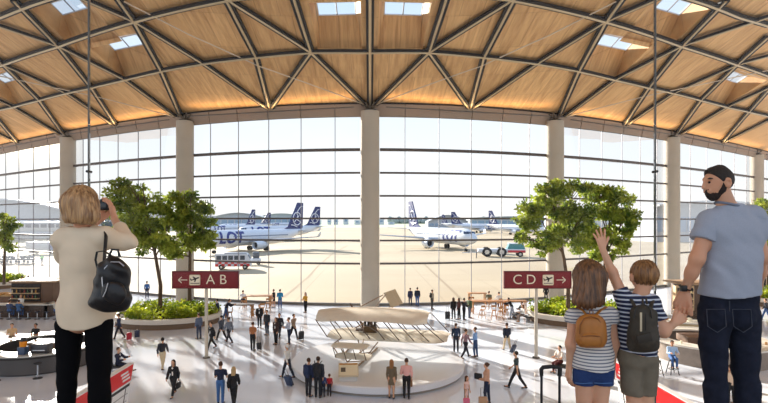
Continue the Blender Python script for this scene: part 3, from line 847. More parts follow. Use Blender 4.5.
# ================================================================ IN THE HALL
# ---------------------------------------------------------------- direction signs on posts
RED = mat((122, 10, 20), 0.5); REDB = mat((96, 14, 20), 0.5); CREAM = mat((238, 226, 200), 0.5); POST = mat((196, 186, 170), 0.4, 0.3)
def plane_icon(parent, cx, y, cz, s, m):
    """the departing aircraft pictogram, drawn dark on a pale tile"""
    b = MB()
    b.prism([(cx - .42 * s, y, cz - .02 * s), (cx - .34 * s, y, cz - .08 * s), (cx + .38 * s, y, cz + .16 * s), (cx + .42 * s, y, cz + .25 * s), (cx + .30 * s, y, cz + .27 * s)], (0, -.01, 0))
    b.prism([(cx - .05 * s, y, cz + .06 * s), (cx - .22 * s, y, cz + .30 * s), (cx - .12 * s, y, cz + .32 * s), (cx + .16 * s, y, cz + .14 * s)], (0, -.01, 0))
    b.prism([(cx - .02 * s, y, cz + .05 * s), (cx - .06 * s, y, cz - .2 * s), (cx + .04 * s, y, cz - .18 * s), (cx + .16 * s, y, cz + .12 * s)], (0, -.01, 0))
    b.prism([(cx - .40 * s, y, cz - .02 * s), (cx - .46 * s, y, cz + .14 * s), (cx - .40 * s, y, cz + .15 * s), (cx - .28 * s, y, cz + .0 * s)], (0, -.01, 0))
    b.prism([(cx - .42 * s, y, cz - .34 * s), (cx - .42 * s, y, cz - .28 * s), (cx + .42 * s, y, cz - .28 * s), (cx + .42 * s, y, cz - .34 * s)], (0, -.01, 0))
    return b.build('aircraft_symbol', m, parent, smooth=False)
def arrow(parent, cx, y, cz, s, d):
    b = MB(); L_ = .42 * s
    b.box((cx, y, cz), (2 * L_, .012, .07 * s))
    for k in (1, -1):
        b.box((cx + d * (L_ - .15 * s), y, cz + k * .14 * s), (.42 * s, .012, .07 * s), rot=Matrix.Rotation(d * k * R(42), 3, 'Y'))
    return b.build('arrow', CREAM, parent, smooth=False)
def post_sign(label, px, x0, x1, items):
    p = fl(px, 358.5); k = p.y / FP
    t = thing('direction_sign', label, 'sign', (p.x, p.y, 0))
    zt = CH - (271.5 - CY) * k; zb = CH - (288 - CY) * k; xa, xb = (x0 - px) * k, (x1 - px) * k
    MB().cyl((0, .16, 0), (0, .16, zt - .05), .095, seg=16).build('post', POST, t)
    MB().cyl((0, .16, 0), (0, .16, .05), .22, .2, 24).build('base_plate', mat((90, 84, 76), .5, .4), t)
    MB().box(((xa + xb) / 2, 0, (zt + zb) / 2), (xb - xa, .16, zt - zb), .015).build('panel', RED, t)
    f = MB()
    for (c, sz) in ((((xa + xb) / 2, 0, zt), (xb - xa + .06, .2, .06)), (((xa + xb) / 2, 0, zb), (xb - xa + .06, .2, .05)), ((xa, 0, (zt + zb) / 2), (.05, .2, zt - zb)), ((xb, 0, (zt + zb) / 2), (.05, .2, zt - zb))): f.box(c, sz)
    f.build('panel_frame', REDB, t, smooth=False)
    zc = (zt + zb) / 2
    for kind, ix in items:
        cx = (ix - px) * k; y = -.095
        if kind in 'ABCD':
            bm = text_bm(kind, .80, bold=-.004, depth=.006)
            for v in bm.verts: v.co = (v.co.x + cx, -v.co.z + y, v.co.y + zc)
            me = bpy.data.meshes.new('letter'); bm.to_mesh(me); bm.free(); link_mesh('letter', me, t, CREAM)
        elif kind == 'i':
            tl = MB().box((cx, y, zc), (.62, .02, .60), .06).build('symbol_tile', CREAM, t)
            plane_icon(tl, cx, y - .012, zc, .62, mat((40, 20, 20), .5))
        else: arrow(t, cx, y, zc, .62, 1 if kind == '>' else -1)
post_sign('red direction sign on a post pointing left to gates A B', 205.5, 173, 238.5, [('<', 183.5), ('i', 195.5), ('A', 211), ('B', 223.5)])
post_sign('red direction sign on a post pointing right to gates C D', 537, 504, 570.5, [('C', 517), ('D', 530.5), ('i', 547.5), ('>', 560.5)])

# ---------------------------------------------------------------- plants and planters
def leaf_mat(c0, c1, tr=0.35):
    m = bpy.data.materials.new('leaves'); m.use_nodes = True; nt = m.node_tree; nt.nodes.clear(); N = nt.nodes.new; L = nt.links.new
    o = N('ShaderNodeOutputMaterial'); d = N('ShaderNodeBsdfPrincipled'); t = N('ShaderNodeBsdfTranslucent'); mx = N('ShaderNodeMixShader'); mx.inputs[0].default_value = tr
    tc = N('ShaderNodeTexCoord'); nz = N('ShaderNodeTexNoise'); nz.inputs['Scale'].default_value = 1.1; nz.inputs['Detail'].default_value = 8; L(tc.outputs['Object'], nz.inputs['Vector'])
    rp = N('ShaderNodeValToRGB'); rp.color_ramp.elements[0].position = .35; rp.color_ramp.elements[1].position = .65
    rp.color_ramp.elements[0].color = (*lin(c0), 1); rp.color_ramp.elements[1].color = (*lin(c1), 1)
    L(nz.outputs[0], rp.inputs[0]); L(rp.outputs[0], d.inputs['Base Color']); L(rp.outputs[0], t.inputs[0]); d.inputs['Roughness'].default_value = .5
    L(d.outputs[0], mx.inputs[1]); L(t.outputs[0], mx.inputs[2]); L(mx.outputs[0], o.inputs[0]); return m
LEAF = leaf_mat((80, 110, 36), (184, 194, 76), .48); HEDGE = leaf_mat((84, 118, 22), (206, 212, 60), .4); BARK = mat((92, 74, 58), .9, noise=.25, nscale=6, bump=.3)
def leaves(name, centers, n, size, m, parent, seed=1, shell=0.55):
    """n leaves, each a bent pair of quads, spread through blobs (centre, radii)"""
    rs = np.random.RandomState(seed); w = np.array([r[0] * r[1] * r[2] for c, r in centers]) ** .67; w /= w.sum()
    which = rs.choice(len(centers), n, p=w); C = np.array([c for c, r in centers], float)[which]; RR = np.array([r for c, r in centers], float)[which]
    d = rs.normal(size=(n, 3)); d /= np.linalg.norm(d, axis=1)[:, None]
    rad = shell + (1 - shell) * rs.rand(n) ** .6; P = C + d * RR * rad[:, None]
    u = rs.normal(size=(n, 3)) + d * .6; u[:, 2] -= .25; u /= np.linalg.norm(u, axis=1)[:, None]
    v = np.cross(u, rs.normal(size=(n, 3))); v /= np.linalg.norm(v, axis=1)[:, None]; nn = np.cross(u, v)
    s = size * (0.6 + .8 * rs.rand(n))[:, None]
    a = P; b = P + u * s * .5 + v * s * .28 + nn * s * .06; c = P + u * s; e = P + u * s * .5 - v * s * .28 + nn * s * .06
    V = np.stack([a, b, c, e], 1).reshape(-1, 3)
    Q = np.arange(n * 4).reshape(n, 4)
    me = bpy.data.meshes.new(name); me.vertices.add(n * 4); me.vertices.foreach_set('co', V.astype(np.float32).ravel())
    me.loops.add(n * 4); me.loops.foreach_set('vertex_index', Q.astype(np.int32).ravel())
    me.polygons.add(n); me.polygons.foreach_set('loop_start', (np.arange(n) * 4).astype(np.int32)); me.update()
    return link_mesh(name, me, parent, m)
def tree(label, x, y, blobs, trunk_r=.14, n=5200, lsize=.30, seed=1, z0=.75, group='indoor trees in the planters'):
    """blobs in world coordinates; trunk stands at (x, y)"""
    t = thing('indoor_tree', label, 'tree', (x, y, z0), group=group)
    rr = random.Random(seed); B = [((c[0] - x, c[1] - y, c[2] - z0), r) for c, r in blobs]
    zmin = min(c[2] - r[2] for c, r in B); top = max(c[2] for c, r in B); cxm = sum(c[0] for c, r in B) / len(B); cym = sum(c[1] for c, r in B) / len(B)
    fork = Vector((cxm * .25, cym * .25, zmin * .98))
    MB().tube([(0, 0, 0), (rr.uniform(-.05, .05), 0, fork.z * .5), fork, (cxm * .7, cym * .7, (fork.z + top) / 2), (cxm, cym, top)], [trunk_r * 1.2, trunk_r, trunk_r * .85, trunk_r * .5, .03], 10).build('trunk', BARK, t)
    for k, (c, r) in enumerate(B):
        c = Vector(c); st = fork.lerp(Vector((cxm * .7, cym * .7, (fork.z + top) / 2)), rr.uniform(0, .9))
        mid = st.lerp(c, .5) + Vector((0, 0, -.15 * (c - st).length))
        b = MB(); b.tube([st, mid, c], [trunk_r * .45, trunk_r * .3, .025], 7)
        for j in range(5):
            dd = Vector((rr.uniform(-1, 1) * r[0], rr.uniform(-1, 1) * r[1], rr.uniform(-.5, 1) * r[2])) * .8
            b.tube([mid.lerp(c, rr.uniform(.2, 1)), c + dd], [.035, .012], 5)
        b.build('branch', BARK, t)
    sub = []
    for c, r in B:
        for j in range(11):
            d_ = Vector((rr.gauss(0, 1), rr.gauss(0, 1), rr.gauss(0, 1))).normalized() * rr.uniform(.35, 1.05); f = rr.uniform(.26, .44)
            sub.append(((c[0] + d_.x * r[0], c[1] + d_.y * r[1], c[2] + d_.z * r[2]), (r[0] * f * 1.25, r[1] * f * 1.25, r[2] * f * .75)))
    leaves('foliage', sub, int(n * 1.1), lsize, LEAF, t, seed, .1)
    return t
def blobs_px(lst, Y):
    out = []
    for px, py, rx, ry in lst:
        c = q(px, py, Y); k = Y / FP; out.append((tuple(c), (rx * k, rx * k * .9, ry * k)))
    return out
def hedge_planter(label, cx, cy, rx, ry, seed, hh=.55):
    t = thing('round_planter', label, 'planter', (cx, cy, 0))
    def ringp(prof, m, name):
        b = MB(); n = 64; rows = []
        for k in range(n):
            a = 2 * math.pi * k / n; rows.append([((rx + o) * math.cos(a), (ry + o) * math.sin(a), z) for o, z in prof])
        b.grid(rows + [rows[0]]); bmesh.ops.remove_doubles(b.bm, verts=b.bm.verts[:], dist=1e-5); return b.build(name, m, t, angle=40)
    ringp([(-.9, 0), (-.05, 0), (-.05, .36), (-.0, .40), (0, .44)], mat((120, 96, 74), .6), 'plinth')
    ringp([(-.02, .40), (.10, .42), (.16, .70), (.14, .78), (-.14, .78), (-.16, .55)], mat((222, 214, 202), .45), 'bench_rim')
    b = MB(); vs_ = [b.bm.verts.new(((rx - .1) * math.cos(2 * math.pi * k / 48), (ry - .1) * math.sin(2 * math.pi * k / 48), .68)) for k in range(48)]; b.bm.faces.new(vs_); b.build('soil', mat((64, 50, 38), .95), t, smooth=False)
    rs = random.Random(seed); bl = []
    for k in range(70):
        a = rs.uniform(0, 2 * math.pi); r = math.sqrt(rs.random()) * .88
        bl.append(((rx * r * math.cos(a), ry * r * math.sin(a), .78 + hh * .35), (.55, .55, hh * rs.uniform(.7, 1.1))))
    o = leaves('hedge_leaves', bl, 7000, .22, HEDGE, t, seed, .5); o['kind'] = 'stuff'
    return t
# left planter: front edge at y 328, from x 125 to 205
k = fl(152, 331); hedge_planter('oval planter with bright low hedge left of the A B sign post', k.x - .1, k.y + 3.2, 4.0, 3.1, 4)
k = fl(599, 329); hedge_planter('oval planter with bright low hedge behind the girl and right of the C D sign', k.x + .2, k.y + 3.2, 4.3, 3.1, 5)
hedge_planter('planter with low hedge at the far left edge beyond the dark bar', fl(2, 289).x - 1.4, fl(2, 289).y + 1.6, 2.6, 2, 6)
hedge_planter('planter with low hedge at the right edge beside the man in grey', fl(775, 306).x, fl(775, 306).y + 2, 3.6, 2.6, 8)
YL = 39.5
tree('large leafy tree with trunk left of the A B sign, darker crown', (160 - CX) * YL / FP, YL, blobs_px([(118, 186, 12, 10), (138, 194, 16, 11), (122, 205, 17, 13), (146, 212, 20, 16), (128, 226, 18, 14), (156, 232, 20, 16), (138, 244, 16, 12), (170, 216, 16, 14), (168, 244, 14, 10)], YL), n=9000, seed=2)
tree('smaller leafy tree standing directly above the A B sign', (183 - CX) * YL / FP, YL + 1.5, blobs_px([(184, 198, 14, 11), (196, 212, 16, 13), (178, 220, 14, 12), (204, 228, 13, 11), (190, 238, 14, 12), (207, 244, 8, 7), (176, 250, 9, 7)], YL + 1.5), n=6500, seed=3)
YR = 38.5
tree('large leafy tree above the girl and the C D sign', (568 - CX) * YR / FP, YR, blobs_px([(550, 190, 16, 10), (574, 188, 16, 10), (536, 206, 17, 13), (560, 208, 20, 16), (528, 224, 12, 9), (548, 232, 17, 13), (572, 236, 18, 14), (540, 248, 13, 9), (584, 214, 14, 14), (522, 237, 8, 6)], YR), n=9500, seed=5)
tree('leafy tree right of the girl and above the boy in stripes', (609 - CX) * YR / FP, YR + 1, blobs_px([(598, 192, 17, 11), (616, 198, 14, 11), (604, 212, 18, 14), (625, 214, 12, 12), (592, 236, 16, 13), (614, 234, 16, 13), (632, 226, 9, 9), (602, 252, 13, 9), (622, 248, 9, 7)], YR + 1), n=7500, seed=6)
YE = 56
tree('small bright tree at the left edge above the bar', fl(4, 291).x, fl(4, 291).y, blobs_px([(3, 219, 9, 8), (12, 230, 7, 7), (2, 236, 9, 8), (8, 246, 7, 5)], fl(4, 291).y), n=1800, lsize=.34, seed=9)
YQ = fl(768, 300).y
tree('bright tree at the right edge behind the man in grey', (768 - CX) * YQ / FP, YQ, blobs_px([(758, 206, 8, 9), (768, 214, 10, 10), (763, 226, 9, 9), (772, 232, 10, 10), (766, 242, 8, 7)], YQ), n=2600, lsize=.3, seed=10)

# ---------------------------------------------------------------- old biplane on its round platform
pc = Vector((.45 * .92, 27.2, 0))
pl = thing('round_platform', 'large white round display platform under the old biplane', 'platform', pc)
MB().lathe([(0, .0), (4.45, 0), (4.45, .12), (4.62, .16), (4.66, .44), (4.6, .5), (0, .5)], seg=96).build('drum', mat((232, 234, 238), .3), pl, angle=30)
MB().lathe([(4.46, .02), (4.50, .02), (4.50, .1), (4.46, .1)], seg=96).build('shadow_gap', mat((150, 140, 128), .6), pl)
CANV = mat((230, 222, 206), .8, noise=.05, nscale=3, bump=.1); WOODD = mat((82, 56, 36), .55); WOODL = mat((138, 110, 80), .55)
bp = thing('antique_biplane', 'cream canvas wire-braced antique biplane displayed on the round white platform', 'biplane', (0, 0, 0))
def S(px, py, z): p = fl(px, py, z); return p
def wing_surf(name, LF, RF, LB, RB, camber, droop=0.0, n=24, mchord=10, thick=.07):
    LF, RF, LB, RB = map(Vector, (LF, RF, LB, RB)); top, bot = [], []
    for i in range(n + 1):
        s = i / n; F_, B_ = LF.lerp(RF, s), LB.lerp(RB, s)
        e = max(0, 1 - ((1 - abs(2 * s - 1)) / .14)) if abs(2 * s - 1) > .86 else 0
        F_ = F_.lerp((F_ + B_) / 2, e * .35); B_ = B_.lerp((F_ + B_) / 2, e * .5)
        dz = -droop * (2 * s - 1) ** 2; row_t, row_b = [], []
        for j in range(mchord + 1):
            c = j / mchord; p = F_.lerp(B_, c); h = camber * math.sin(math.pi * min(1, c ** .75)) + dz
            row_t.append((p.x, p.y, p.z + h + thick * math.sin(math.pi * c) ** .5 * .8)); row_b.append((p.x, p.y, p.z + h - .015))
        top.append(row_t); bot.append(row_b)
    rows = [t_ + b_[::-1] for t_, b_ in zip(top, bot)]
    b = MB(); V = b.grid(rows, closed=True); b.bm.faces.new(V[0]); b.bm.faces.new(V[-1])
    return b.build(name, CANV, bp, angle=60)
UZ, LZ = 3.0, 1.65
UL, UR = S(313, 319, UZ), S(425, 323.5, UZ); ULB, URB = S(326, 307, UZ), S(434, 309, UZ)
LL, LR = S(324, 338.5, LZ), S(446, 344, LZ); LLB, LRB = S(340, 327, LZ), S(452, 331, LZ)
uw = wing_surf('upper_wing', UL, UR, ULB, URB, .30, .16); lw = wing_surf('lower_wing', LL, LR, LLB, LRB, .12, .0)
for i in range(9):
    s = .02 + .96 * i / 8
    for (a0, a1, b0, b1) in ((UL, UR, LL, LR), (ULB, URB, LLB, LRB)):
        a = a0.lerp(a1, s); c = b0.lerp(b1, s)
        if a0 is UL: a = a.lerp(ULB.lerp(URB, s), .06); c = c.lerp(LLB.lerp(LRB, s), .06)
        else: a = a.lerp(UL.lerp(UR, s), .15); c = c.lerp(LL.lerp(LR, s), .15)
        dz = -.14 * (2 * s - 1) ** 2
        MB().cyl(a + Vector((0, 0, .03 + dz)), c + Vector((0, 0, .05)), .026, seg=8).build('strut', WOODD, bp)
for i in range(6):
    s0, s1 = .02 + .96 * i / 7, .02 + .96 * (i + 1) / 7
    MB().cyl(UL.lerp(UR, s0), LL.lerp(LR, s1), .008, seg=5).build('bracing_wire', SILV, bp)
# rear outriggers and rudders, top right of the wing
for dx, dy in ((0.0, 0), (.30, .7)):
    qa = [q(383.5, 293, 33.1), q(391, 290.5, 33.6), q(399, 305.5, 33.4), q(391, 307.5, 32.9)]
    b = MB(); b.prism([v + Vector((dx, dy, 0)) for v in qa], (.03, .05, 0)); b.build('rudder', mat((190, 174, 146), .8), bp, smooth=False)
for (px0, py0, z0), (px1, py1, Y1) in ((((352, 311, 3.0)), (383, 295, 33)), ((372, 311, 3.0), (386, 294, 33)), ((368, 330, 1.7), (394, 306, 33.3)), ((352, 330, 1.7), (390, 307, 33.2))):
    MB().cyl(S(px0, py0, z0), q(px1, py1, Y1), .035, seg=8).build('outrigger', WOODL, bp)
# propellers, engine, seat frame
for (a, b_) in (((350, 303), (368, 336)), ((364, 316), (378, 334))):
    A, B_ = q(a[0], a[1], 30.9), q(b_[0], b_[1], 30.6); M_ = (A + B_) / 2
    MB().tube([A, A.lerp(M_, .5), M_, M_.lerp(B_, .5), B_], [.08, .19, .06, .19, .08], 10, flat=.3).build('propeller', WOODD, bp)
e = S(370, 337, LZ) + Vector((0, .6, .25)); en = MB().box(e, (.75, .7, .5), .05).build('engine', mat((96, 74, 48), .4, .6), bp)
for k_ in range(4): MB().cyl(e + Vector((-.27 + k_ * .18, 0, .25)), e + Vector((-.27 + k_ * .18, 0, .5)), .07, seg=10).build('engine_cylinder', mat((60, 56, 52), .5, .5), en)
MB().box(S(360, 336, LZ) + Vector((0, .3, .3)), (.5, .5, .08), .03).build('pilot_cradle', WOODD, bp)
# front elevators and skids
CL, CR = S(330, 347, 1.75), S(366, 350, 1.75); CLB, CRB = S(337, 342, 1.75), S(371, 344, 1.75)
wing_surf('front_elevator', CL, CR, CLB, CRB, .05, 0, 10, 8, .04)
dn = Vector((.15, .1, -.55)); wing_surf('front_elevator', CL + dn, CR + dn, CLB + dn, CRB + dn, .05, 0, 10, 8, .04)
for s in (.08, .36, .64, .92): MB().cyl(CL.lerp(CR, s), CL.lerp(CR, s) + dn, .02, seg=6).build('elevator_strut', WOODD, bp)
pz = .5
for (a, az, c, cz) in (((347, 362), pz + .06, (338, 341), 1.75), ((347, 362), pz + .06, (366, 348), 1.6), ((352, 330), 1.65, (333, 344), 1.7), ((365, 332), 1.65, (362, 348), 1.7), ((363, 361), pz + .06, (378, 342), 1.65), ((363, 361), pz + .06, (358, 340), 1.65), ((347, 362), pz + .06, (363, 361), pz + .04), ((340, 357), pz + .06, (372, 352), pz + .04), ((340, 357), pz + .06, (332, 345), 1.7)):
    MB().cyl(S(a[0], a[1], az), S(c[0], c[1], cz), .03, seg=8).build('skid_frame', WOODL, bp)
for (a, c) in (((340, 357), (352, 345)), ((357, 366), (377, 348))):
    MB().tube([S(a[0], a[1], pz + .12), S(a[0] + 2, a[1] - 1, pz + .06), S(c[0], c[1], pz + .06)], .05, 8).build('skid', WOODL, bp)
# information lectern on the platform
p = S(348.5, 381, .5); le = thing('information_panel', 'low information lectern with cream poster on the platform edge', 'information panel', p, R(3))
MB().prism([(-.42, 0, 0), (.42, 0, 0), (.42, 0, .28), (-.42, 0, .28)], (0, .5, 0)).build('stand', mat((214, 212, 206), .4), le, smooth=False)
MB().prism([(-.47, -.12, .26), (.47, -.12, .26), (.47, .62, .66), (-.47, .62, .66)], (0, .03, -.05)).build('tilted_board', mat((226, 214, 186), .5), le, smooth=False)
MB().prism([(-.43, -.08, .295), (.43, -.08, .295), (.43, .50, .61), (-.43, .50, .61)], (0, -.003, .005)).build('poster', mat((240, 228, 196), .5), le, smooth=False)
MB().prism([(-.43, .51, .615), (.43, .51, .615), (.43, .59, .66), (-.43, .59, .66)], (0, -.003, .005)).build('heading_band', mat((196, 140, 60), .5), le, smooth=False)
MB().prism([(-.36, .1, .40), (-.14, .1, .40), (-.14, .34, .53), (-.36, .34, .53)], (0, -.005, .008)).build('picture', mat((96, 88, 76), .5), le, smooth=False)

# ---------------------------------------------------------------- slanted red and white panels down both sides
def side_board(label, s, px, py):
    Y1 = 18.0; X1 = (px - CX) * Y1 / FP; Z1 = CH - (py - CY) * Y1 / FP; Y0 = 11.0; lean = .16
    t = thing('timetable_board', label, 'board', (X1, Y1, 0))
    def P(y, h, o=0.0): return Vector((s * (-(Z1 - h)) * -lean * -1 * -1 * 1 if False else s * lean * (Z1 - h) * 1.0 - s * o, y - Y1, h))
    def slab(name, h0, h1, y0, y1, o, th, m):
        b = MB(); b.prism([P(y0, h0, o), P(y1, h0, o), P(y1, h1, o), P(y0, h1, o)], (s * th, 0, 0)); return b.build(name, m, t, smooth=False)
    slab('panel', 0, Z1, Y0, Y1, 0, .18, mat((236, 236, 236), .4))
    slab('header_band', Z1 - .62, Z1 - .04, Y0, Y1 - .05, .012, .02, mat((226, 20, 22), .4))
    slab('header_rule', Z1 - .80, Z1 - .70, Y0, Y1 - .1, .012, .02, mat((20, 20, 22), .5))
    INK = mat((30, 30, 34), .6)
    for r_ in range(9):
        z = Z1 - 1.05 - r_ * .27
        slab('row_rule', z - .012, z + .012, Y0, Y1 - .15, .012, .015, mat((150, 150, 152), .6))
    for c_ in range(7):
        y = Y1 - .35 - c_ * .95
        slab('column_rule', .1, Z1 - .82, y - .02, y + .02, .012, .015, mat((80, 80, 84), .6))
    # aircraft pictogram and header bars at the far end of the band
    for j in range(3): slab('header_mark', Z1 - .5 + j * .13, Z1 - .43 + j * .13, Y1 - .7 - j * .1, Y1 - .2 - j * .1, .025, .015, mat((244, 244, 244), .4))
side_board('red-topped white timetable board at the feet of the left woman', -1, 134, 362.5)
side_board('red-topped white timetable board beside the boy at lower right', 1, 613.5, 360)

# ---------------------------------------------------------------- bars, kiosks, tables
DARK = mat((46, 44, 46), .4); WTOP = mat((206, 202, 194), .3); WALN = mat((104, 74, 52), .55, noise=.15, nscale=3); OAK = mat((176, 124, 74), .5, noise=.12, nscale=4); TANW = mat((158, 128, 98), .6)
def arc_ring(r0, r1, z0, z1, a0, a1, n=40, ry=1.0):
    rows = []
    for k in range(n + 1):
        a = a0 + (a1 - a0) * k / n; c, s = math.cos(a), math.sin(a) * ry
        rows.append([(r0 * c, r0 * s, z0), (r1 * c, r1 * s, z0), (r1 * c, r1 * s, z1), (r0 * c, r0 * s, z1)])
    b = MB(); V = b.grid(rows, closed=True); b.bm.faces.new(V[0]); b.bm.faces.new(V[-1]); return b
def stool(label, x, y, z=0, h=.78, group=None, name='bar_stool', m=DARK, leg4=False, rz=0, back=False):
    t = thing(name, label, 'stool', (x, y, z), rz, group=group)
    MB().lathe([(0, h - .07), (.17, h - .07), (.20, h - .03), (.19, h), (0, h + .01)], seg=20).build('seat', m, t)
    if leg4:
        for sx in (-1, 1):
            for sy in (-1, 1): MB().cyl((sx * .1, sy * .1, h - .05), (sx * .22, sy * .22, 0), .022, seg=8).build('leg', m, t)
        MB().lathe([(.175, .25), (.195, .25), (.195, .28), (.175, .28), (.175, .25)], seg=16).build('foot_ring', m, t)
        if back:
            MB().box((0, -.19, h + .28), (.40, .03, .16), .01).build('backrest', m, t)
            for sx in (-1, 1): MB().cyl((sx * .16, -.17, h - .03), (sx * .18, -.2, h + .36), .016, seg=6).build('back_post', m, t)
    else:
        MB().cyl((0, 0, .02), (0, 0, h - .06), .035, seg=10).build('pedestal', SILV, t)
        MB().lathe([(0, 0), (.22, 0), (.21, .03), (.04, .06), (0, .06)], seg=20).build('foot', DARK, t)
    return t
# dark curved bar in the left foreground of the hall
bc = Vector(((45 - CX) * 28.6 / FP, 28.6, 0)); br_ = thing('round_bar', 'round dark bar with white counter top behind the legs of the left woman', 'bar', bc)
arc_ring(2.75, 3.0, .08, .90, 0, 2 * math.pi, 64).build('front_panel', mat((84, 80, 80), .35), br_, angle=30)
arc_ring(2.7, 3.22, .90, 1.0, 0, 2 * math.pi, 64).build('edge_band', mat((28, 24, 24), .3), br_, angle=30)
arc_ring(2.2, 3.18, 1.0, 1.07, 0, 2 * math.pi, 64).build('counter_top', WTOP, br_, angle=30)
arc_ring(2.8, 2.95, 0, .09, 0, 2 * math.pi, 64).build('kick_plate', DARK, br_, angle=30)
MB().box((0, .4, .5), (2.0, 1.0, 1.0), .05).build('inner_counter', WALN, br_); MB().box((0, .4, 1.03), (2.1, 1.1, .06), .02).build('inner_top', mat((70, 60, 40), .4), br_)
for k_, a in enumerate((-128, -113)):
    aa = R(a); s_ = MB(); s_.box((3.02 * math.cos(aa), 3.02 * math.sin(aa), .55), (.62, .04, .42), .02, Matrix.Rotation(aa + R(90), 3, 'Z')); s_.build('menu_panel', mat((226, 190, 120), .4, emit=.5), br_)
def on_bar(name, label, cat, ang, r, build, z=1.07):
    a = R(ang); t = thing(name, label, cat, (bc.x + r * math.cos(a), bc.y + r * math.sin(a), z)); build(t); return t
def juicer(t):
    MB().box((0, 0, .2), (.4, .4, .4), .04).build('body', mat((60, 80, 110), .3), t)
    MB().lathe([(0, .4), (.15, .4), (.17, .44), (.17, .68), (0, .70)], seg=20).build('juice_tank', mat((246, 150, 30), .2), t)
    MB().lathe([(0, .7), (.18, .7), (.12, .86), (0, .88)], seg=20).build('lid', DARK, t)
on_bar('juice_dispenser', 'juice dispenser with orange tank on the dark round bar by the left woman', 'juice dispenser', -78, 2.65, juicer)
def machine(t):
    MB().box((0, 0, .25), (.9, .5, .5), .05).build('body', mat((70, 70, 74), .3, .6), t); MB().box((0, -.26, .18), (.7, .1, .06), .01).build('spout_bar', SILV, t)
on_bar('coffee_machine', 'dark metal coffee machine on the round bar beside the orange juice dispenser', 'coffee machine', -60, 2.6, machine)
def tray(t): MB().box((0, 0, .03), (1.3, .5, .06), .015, Matrix.Rotation(R(-20), 3, 'Z')).build('tray', mat((110, 190, 214), .3), t)
tag(kids(on_bar('display_tray', 'pale blue display tray on the white counter of the round bar', 'tray', -125, 2.7, tray))[0])
for j, (a, l) in enumerate(((-118, 'dark bar stool left of centre at the dark round bar'), (-92, 'dark bar stool in front of the dark round bar, beside the woman'), (-136, 'dark bar stool at the left end of the dark round bar'), (-62, 'dark bar stool seen between the legs of the left woman'))):
    stool(l, bc.x + 3.6 * math.cos(R(a)), bc.y + 3.6 * math.sin(R(a)), group='dark stools at the round bar')
# brown kiosk with white bar on the left
kc = Vector(((36 - CX) * 43.5 / FP, 43.5, 0)); kz = thing('cafe_kiosk', 'brown wooden cafe kiosk with shelves and long white bar at the left', 'kiosk', kc)
MB().box((0, .6, 1.35), (3.6, 2.2, 2.7), .04).build('body', WALN, kz)
MB().box((.1, .7, 2.78), (4.0, 2.8, .14), .03).build('roof_slab', TANW, kz)
for j in range(3): MB().box((-.5, -.62, 1.35 + j * .45), (2.4, .3, .06)).build('shelf', mat((196, 170, 130), .5), kz, smooth=False)
sh = MB().box((-.5, -.52, 1.85), (2.5, .06, 1.5)).build('shelf_back', mat((40, 30, 26), .6), kz, smooth=False)
rows = []
b = MB(); b.grid([[(-4.4, -2.2, .95), (-4.4, -1.5, .95)], [(-4.4, -2.2, 1.08), (-4.4, -1.5, 1.08)]]); b.bm.free()
MB().box((-1.0, -1.9, 1.08), (7.0, .75, .12), .04).build('counter_top', WTOP, kz); MB().box((-1.0, -1.85, .52), (6.8, .5, 1.0), .03).build('counter_front', mat((70, 50, 38), .5), kz)
MB().box((2.35, -.6, 1.08), (.7, 3.2, .12), .04).build('side_counter', WTOP, kz); MB().box((2.3, -.6, .52), (.5, 3.0, 1.0), .03).build('side_front', mat((70, 50, 38), .5), kz)
# display case of pastries at the left edge
dc = thing('pastry_case', 'glass-topped wooden display case with pastries at the far left bar', 'display case', ((-2 - CX) * 46 / FP, 46.5, 0))
MB().box((0, 0, .55), (3.0, 1.6, 1.1), .03).build('cabinet', WALN, dc); MB().box((0, 0, 1.14), (3.1, 1.7, .08), .02).build('top', mat((190, 160, 110), .4), dc)
for j in range(3): MB().box((-1 + j, 0, 1.25), (.8, 1.2, .14), .04).build('tray', mat((200, 150, 80), .6), dc)
rb = random.Random(5)
for j in range(14):
    c = [(150, 60, 40), (60, 96, 60), (210, 190, 150), (190, 140, 60), (90, 40, 30)][j % 5]
    x = kc.x - 1.6 + (j % 7) * .34 + rb.uniform(-.04, .04); z = 1.38 + (j // 7) * .45
    o = MB().lathe([(0, 0), (.05, 0), (.055, .18), (.02, .24), (.02, .31), (0, .31)], seg=10).build('bottle', mat(c, .2)); o.location = (x, kc.y - .66, z)
    tag(o, 'small bottle on the shelves of the brown left kiosk', 'bottle', 'bottles on the brown kiosk shelves')
for j in range(7):
    x = kc.x - 1.1 + j * .76; o = stool('dark round stool in the row along the white bar of the brown kiosk', x, kc.y - 2.75, h=.62, group='dark stools along the brown kiosk bar', m=mat((36, 42, 58), .6))
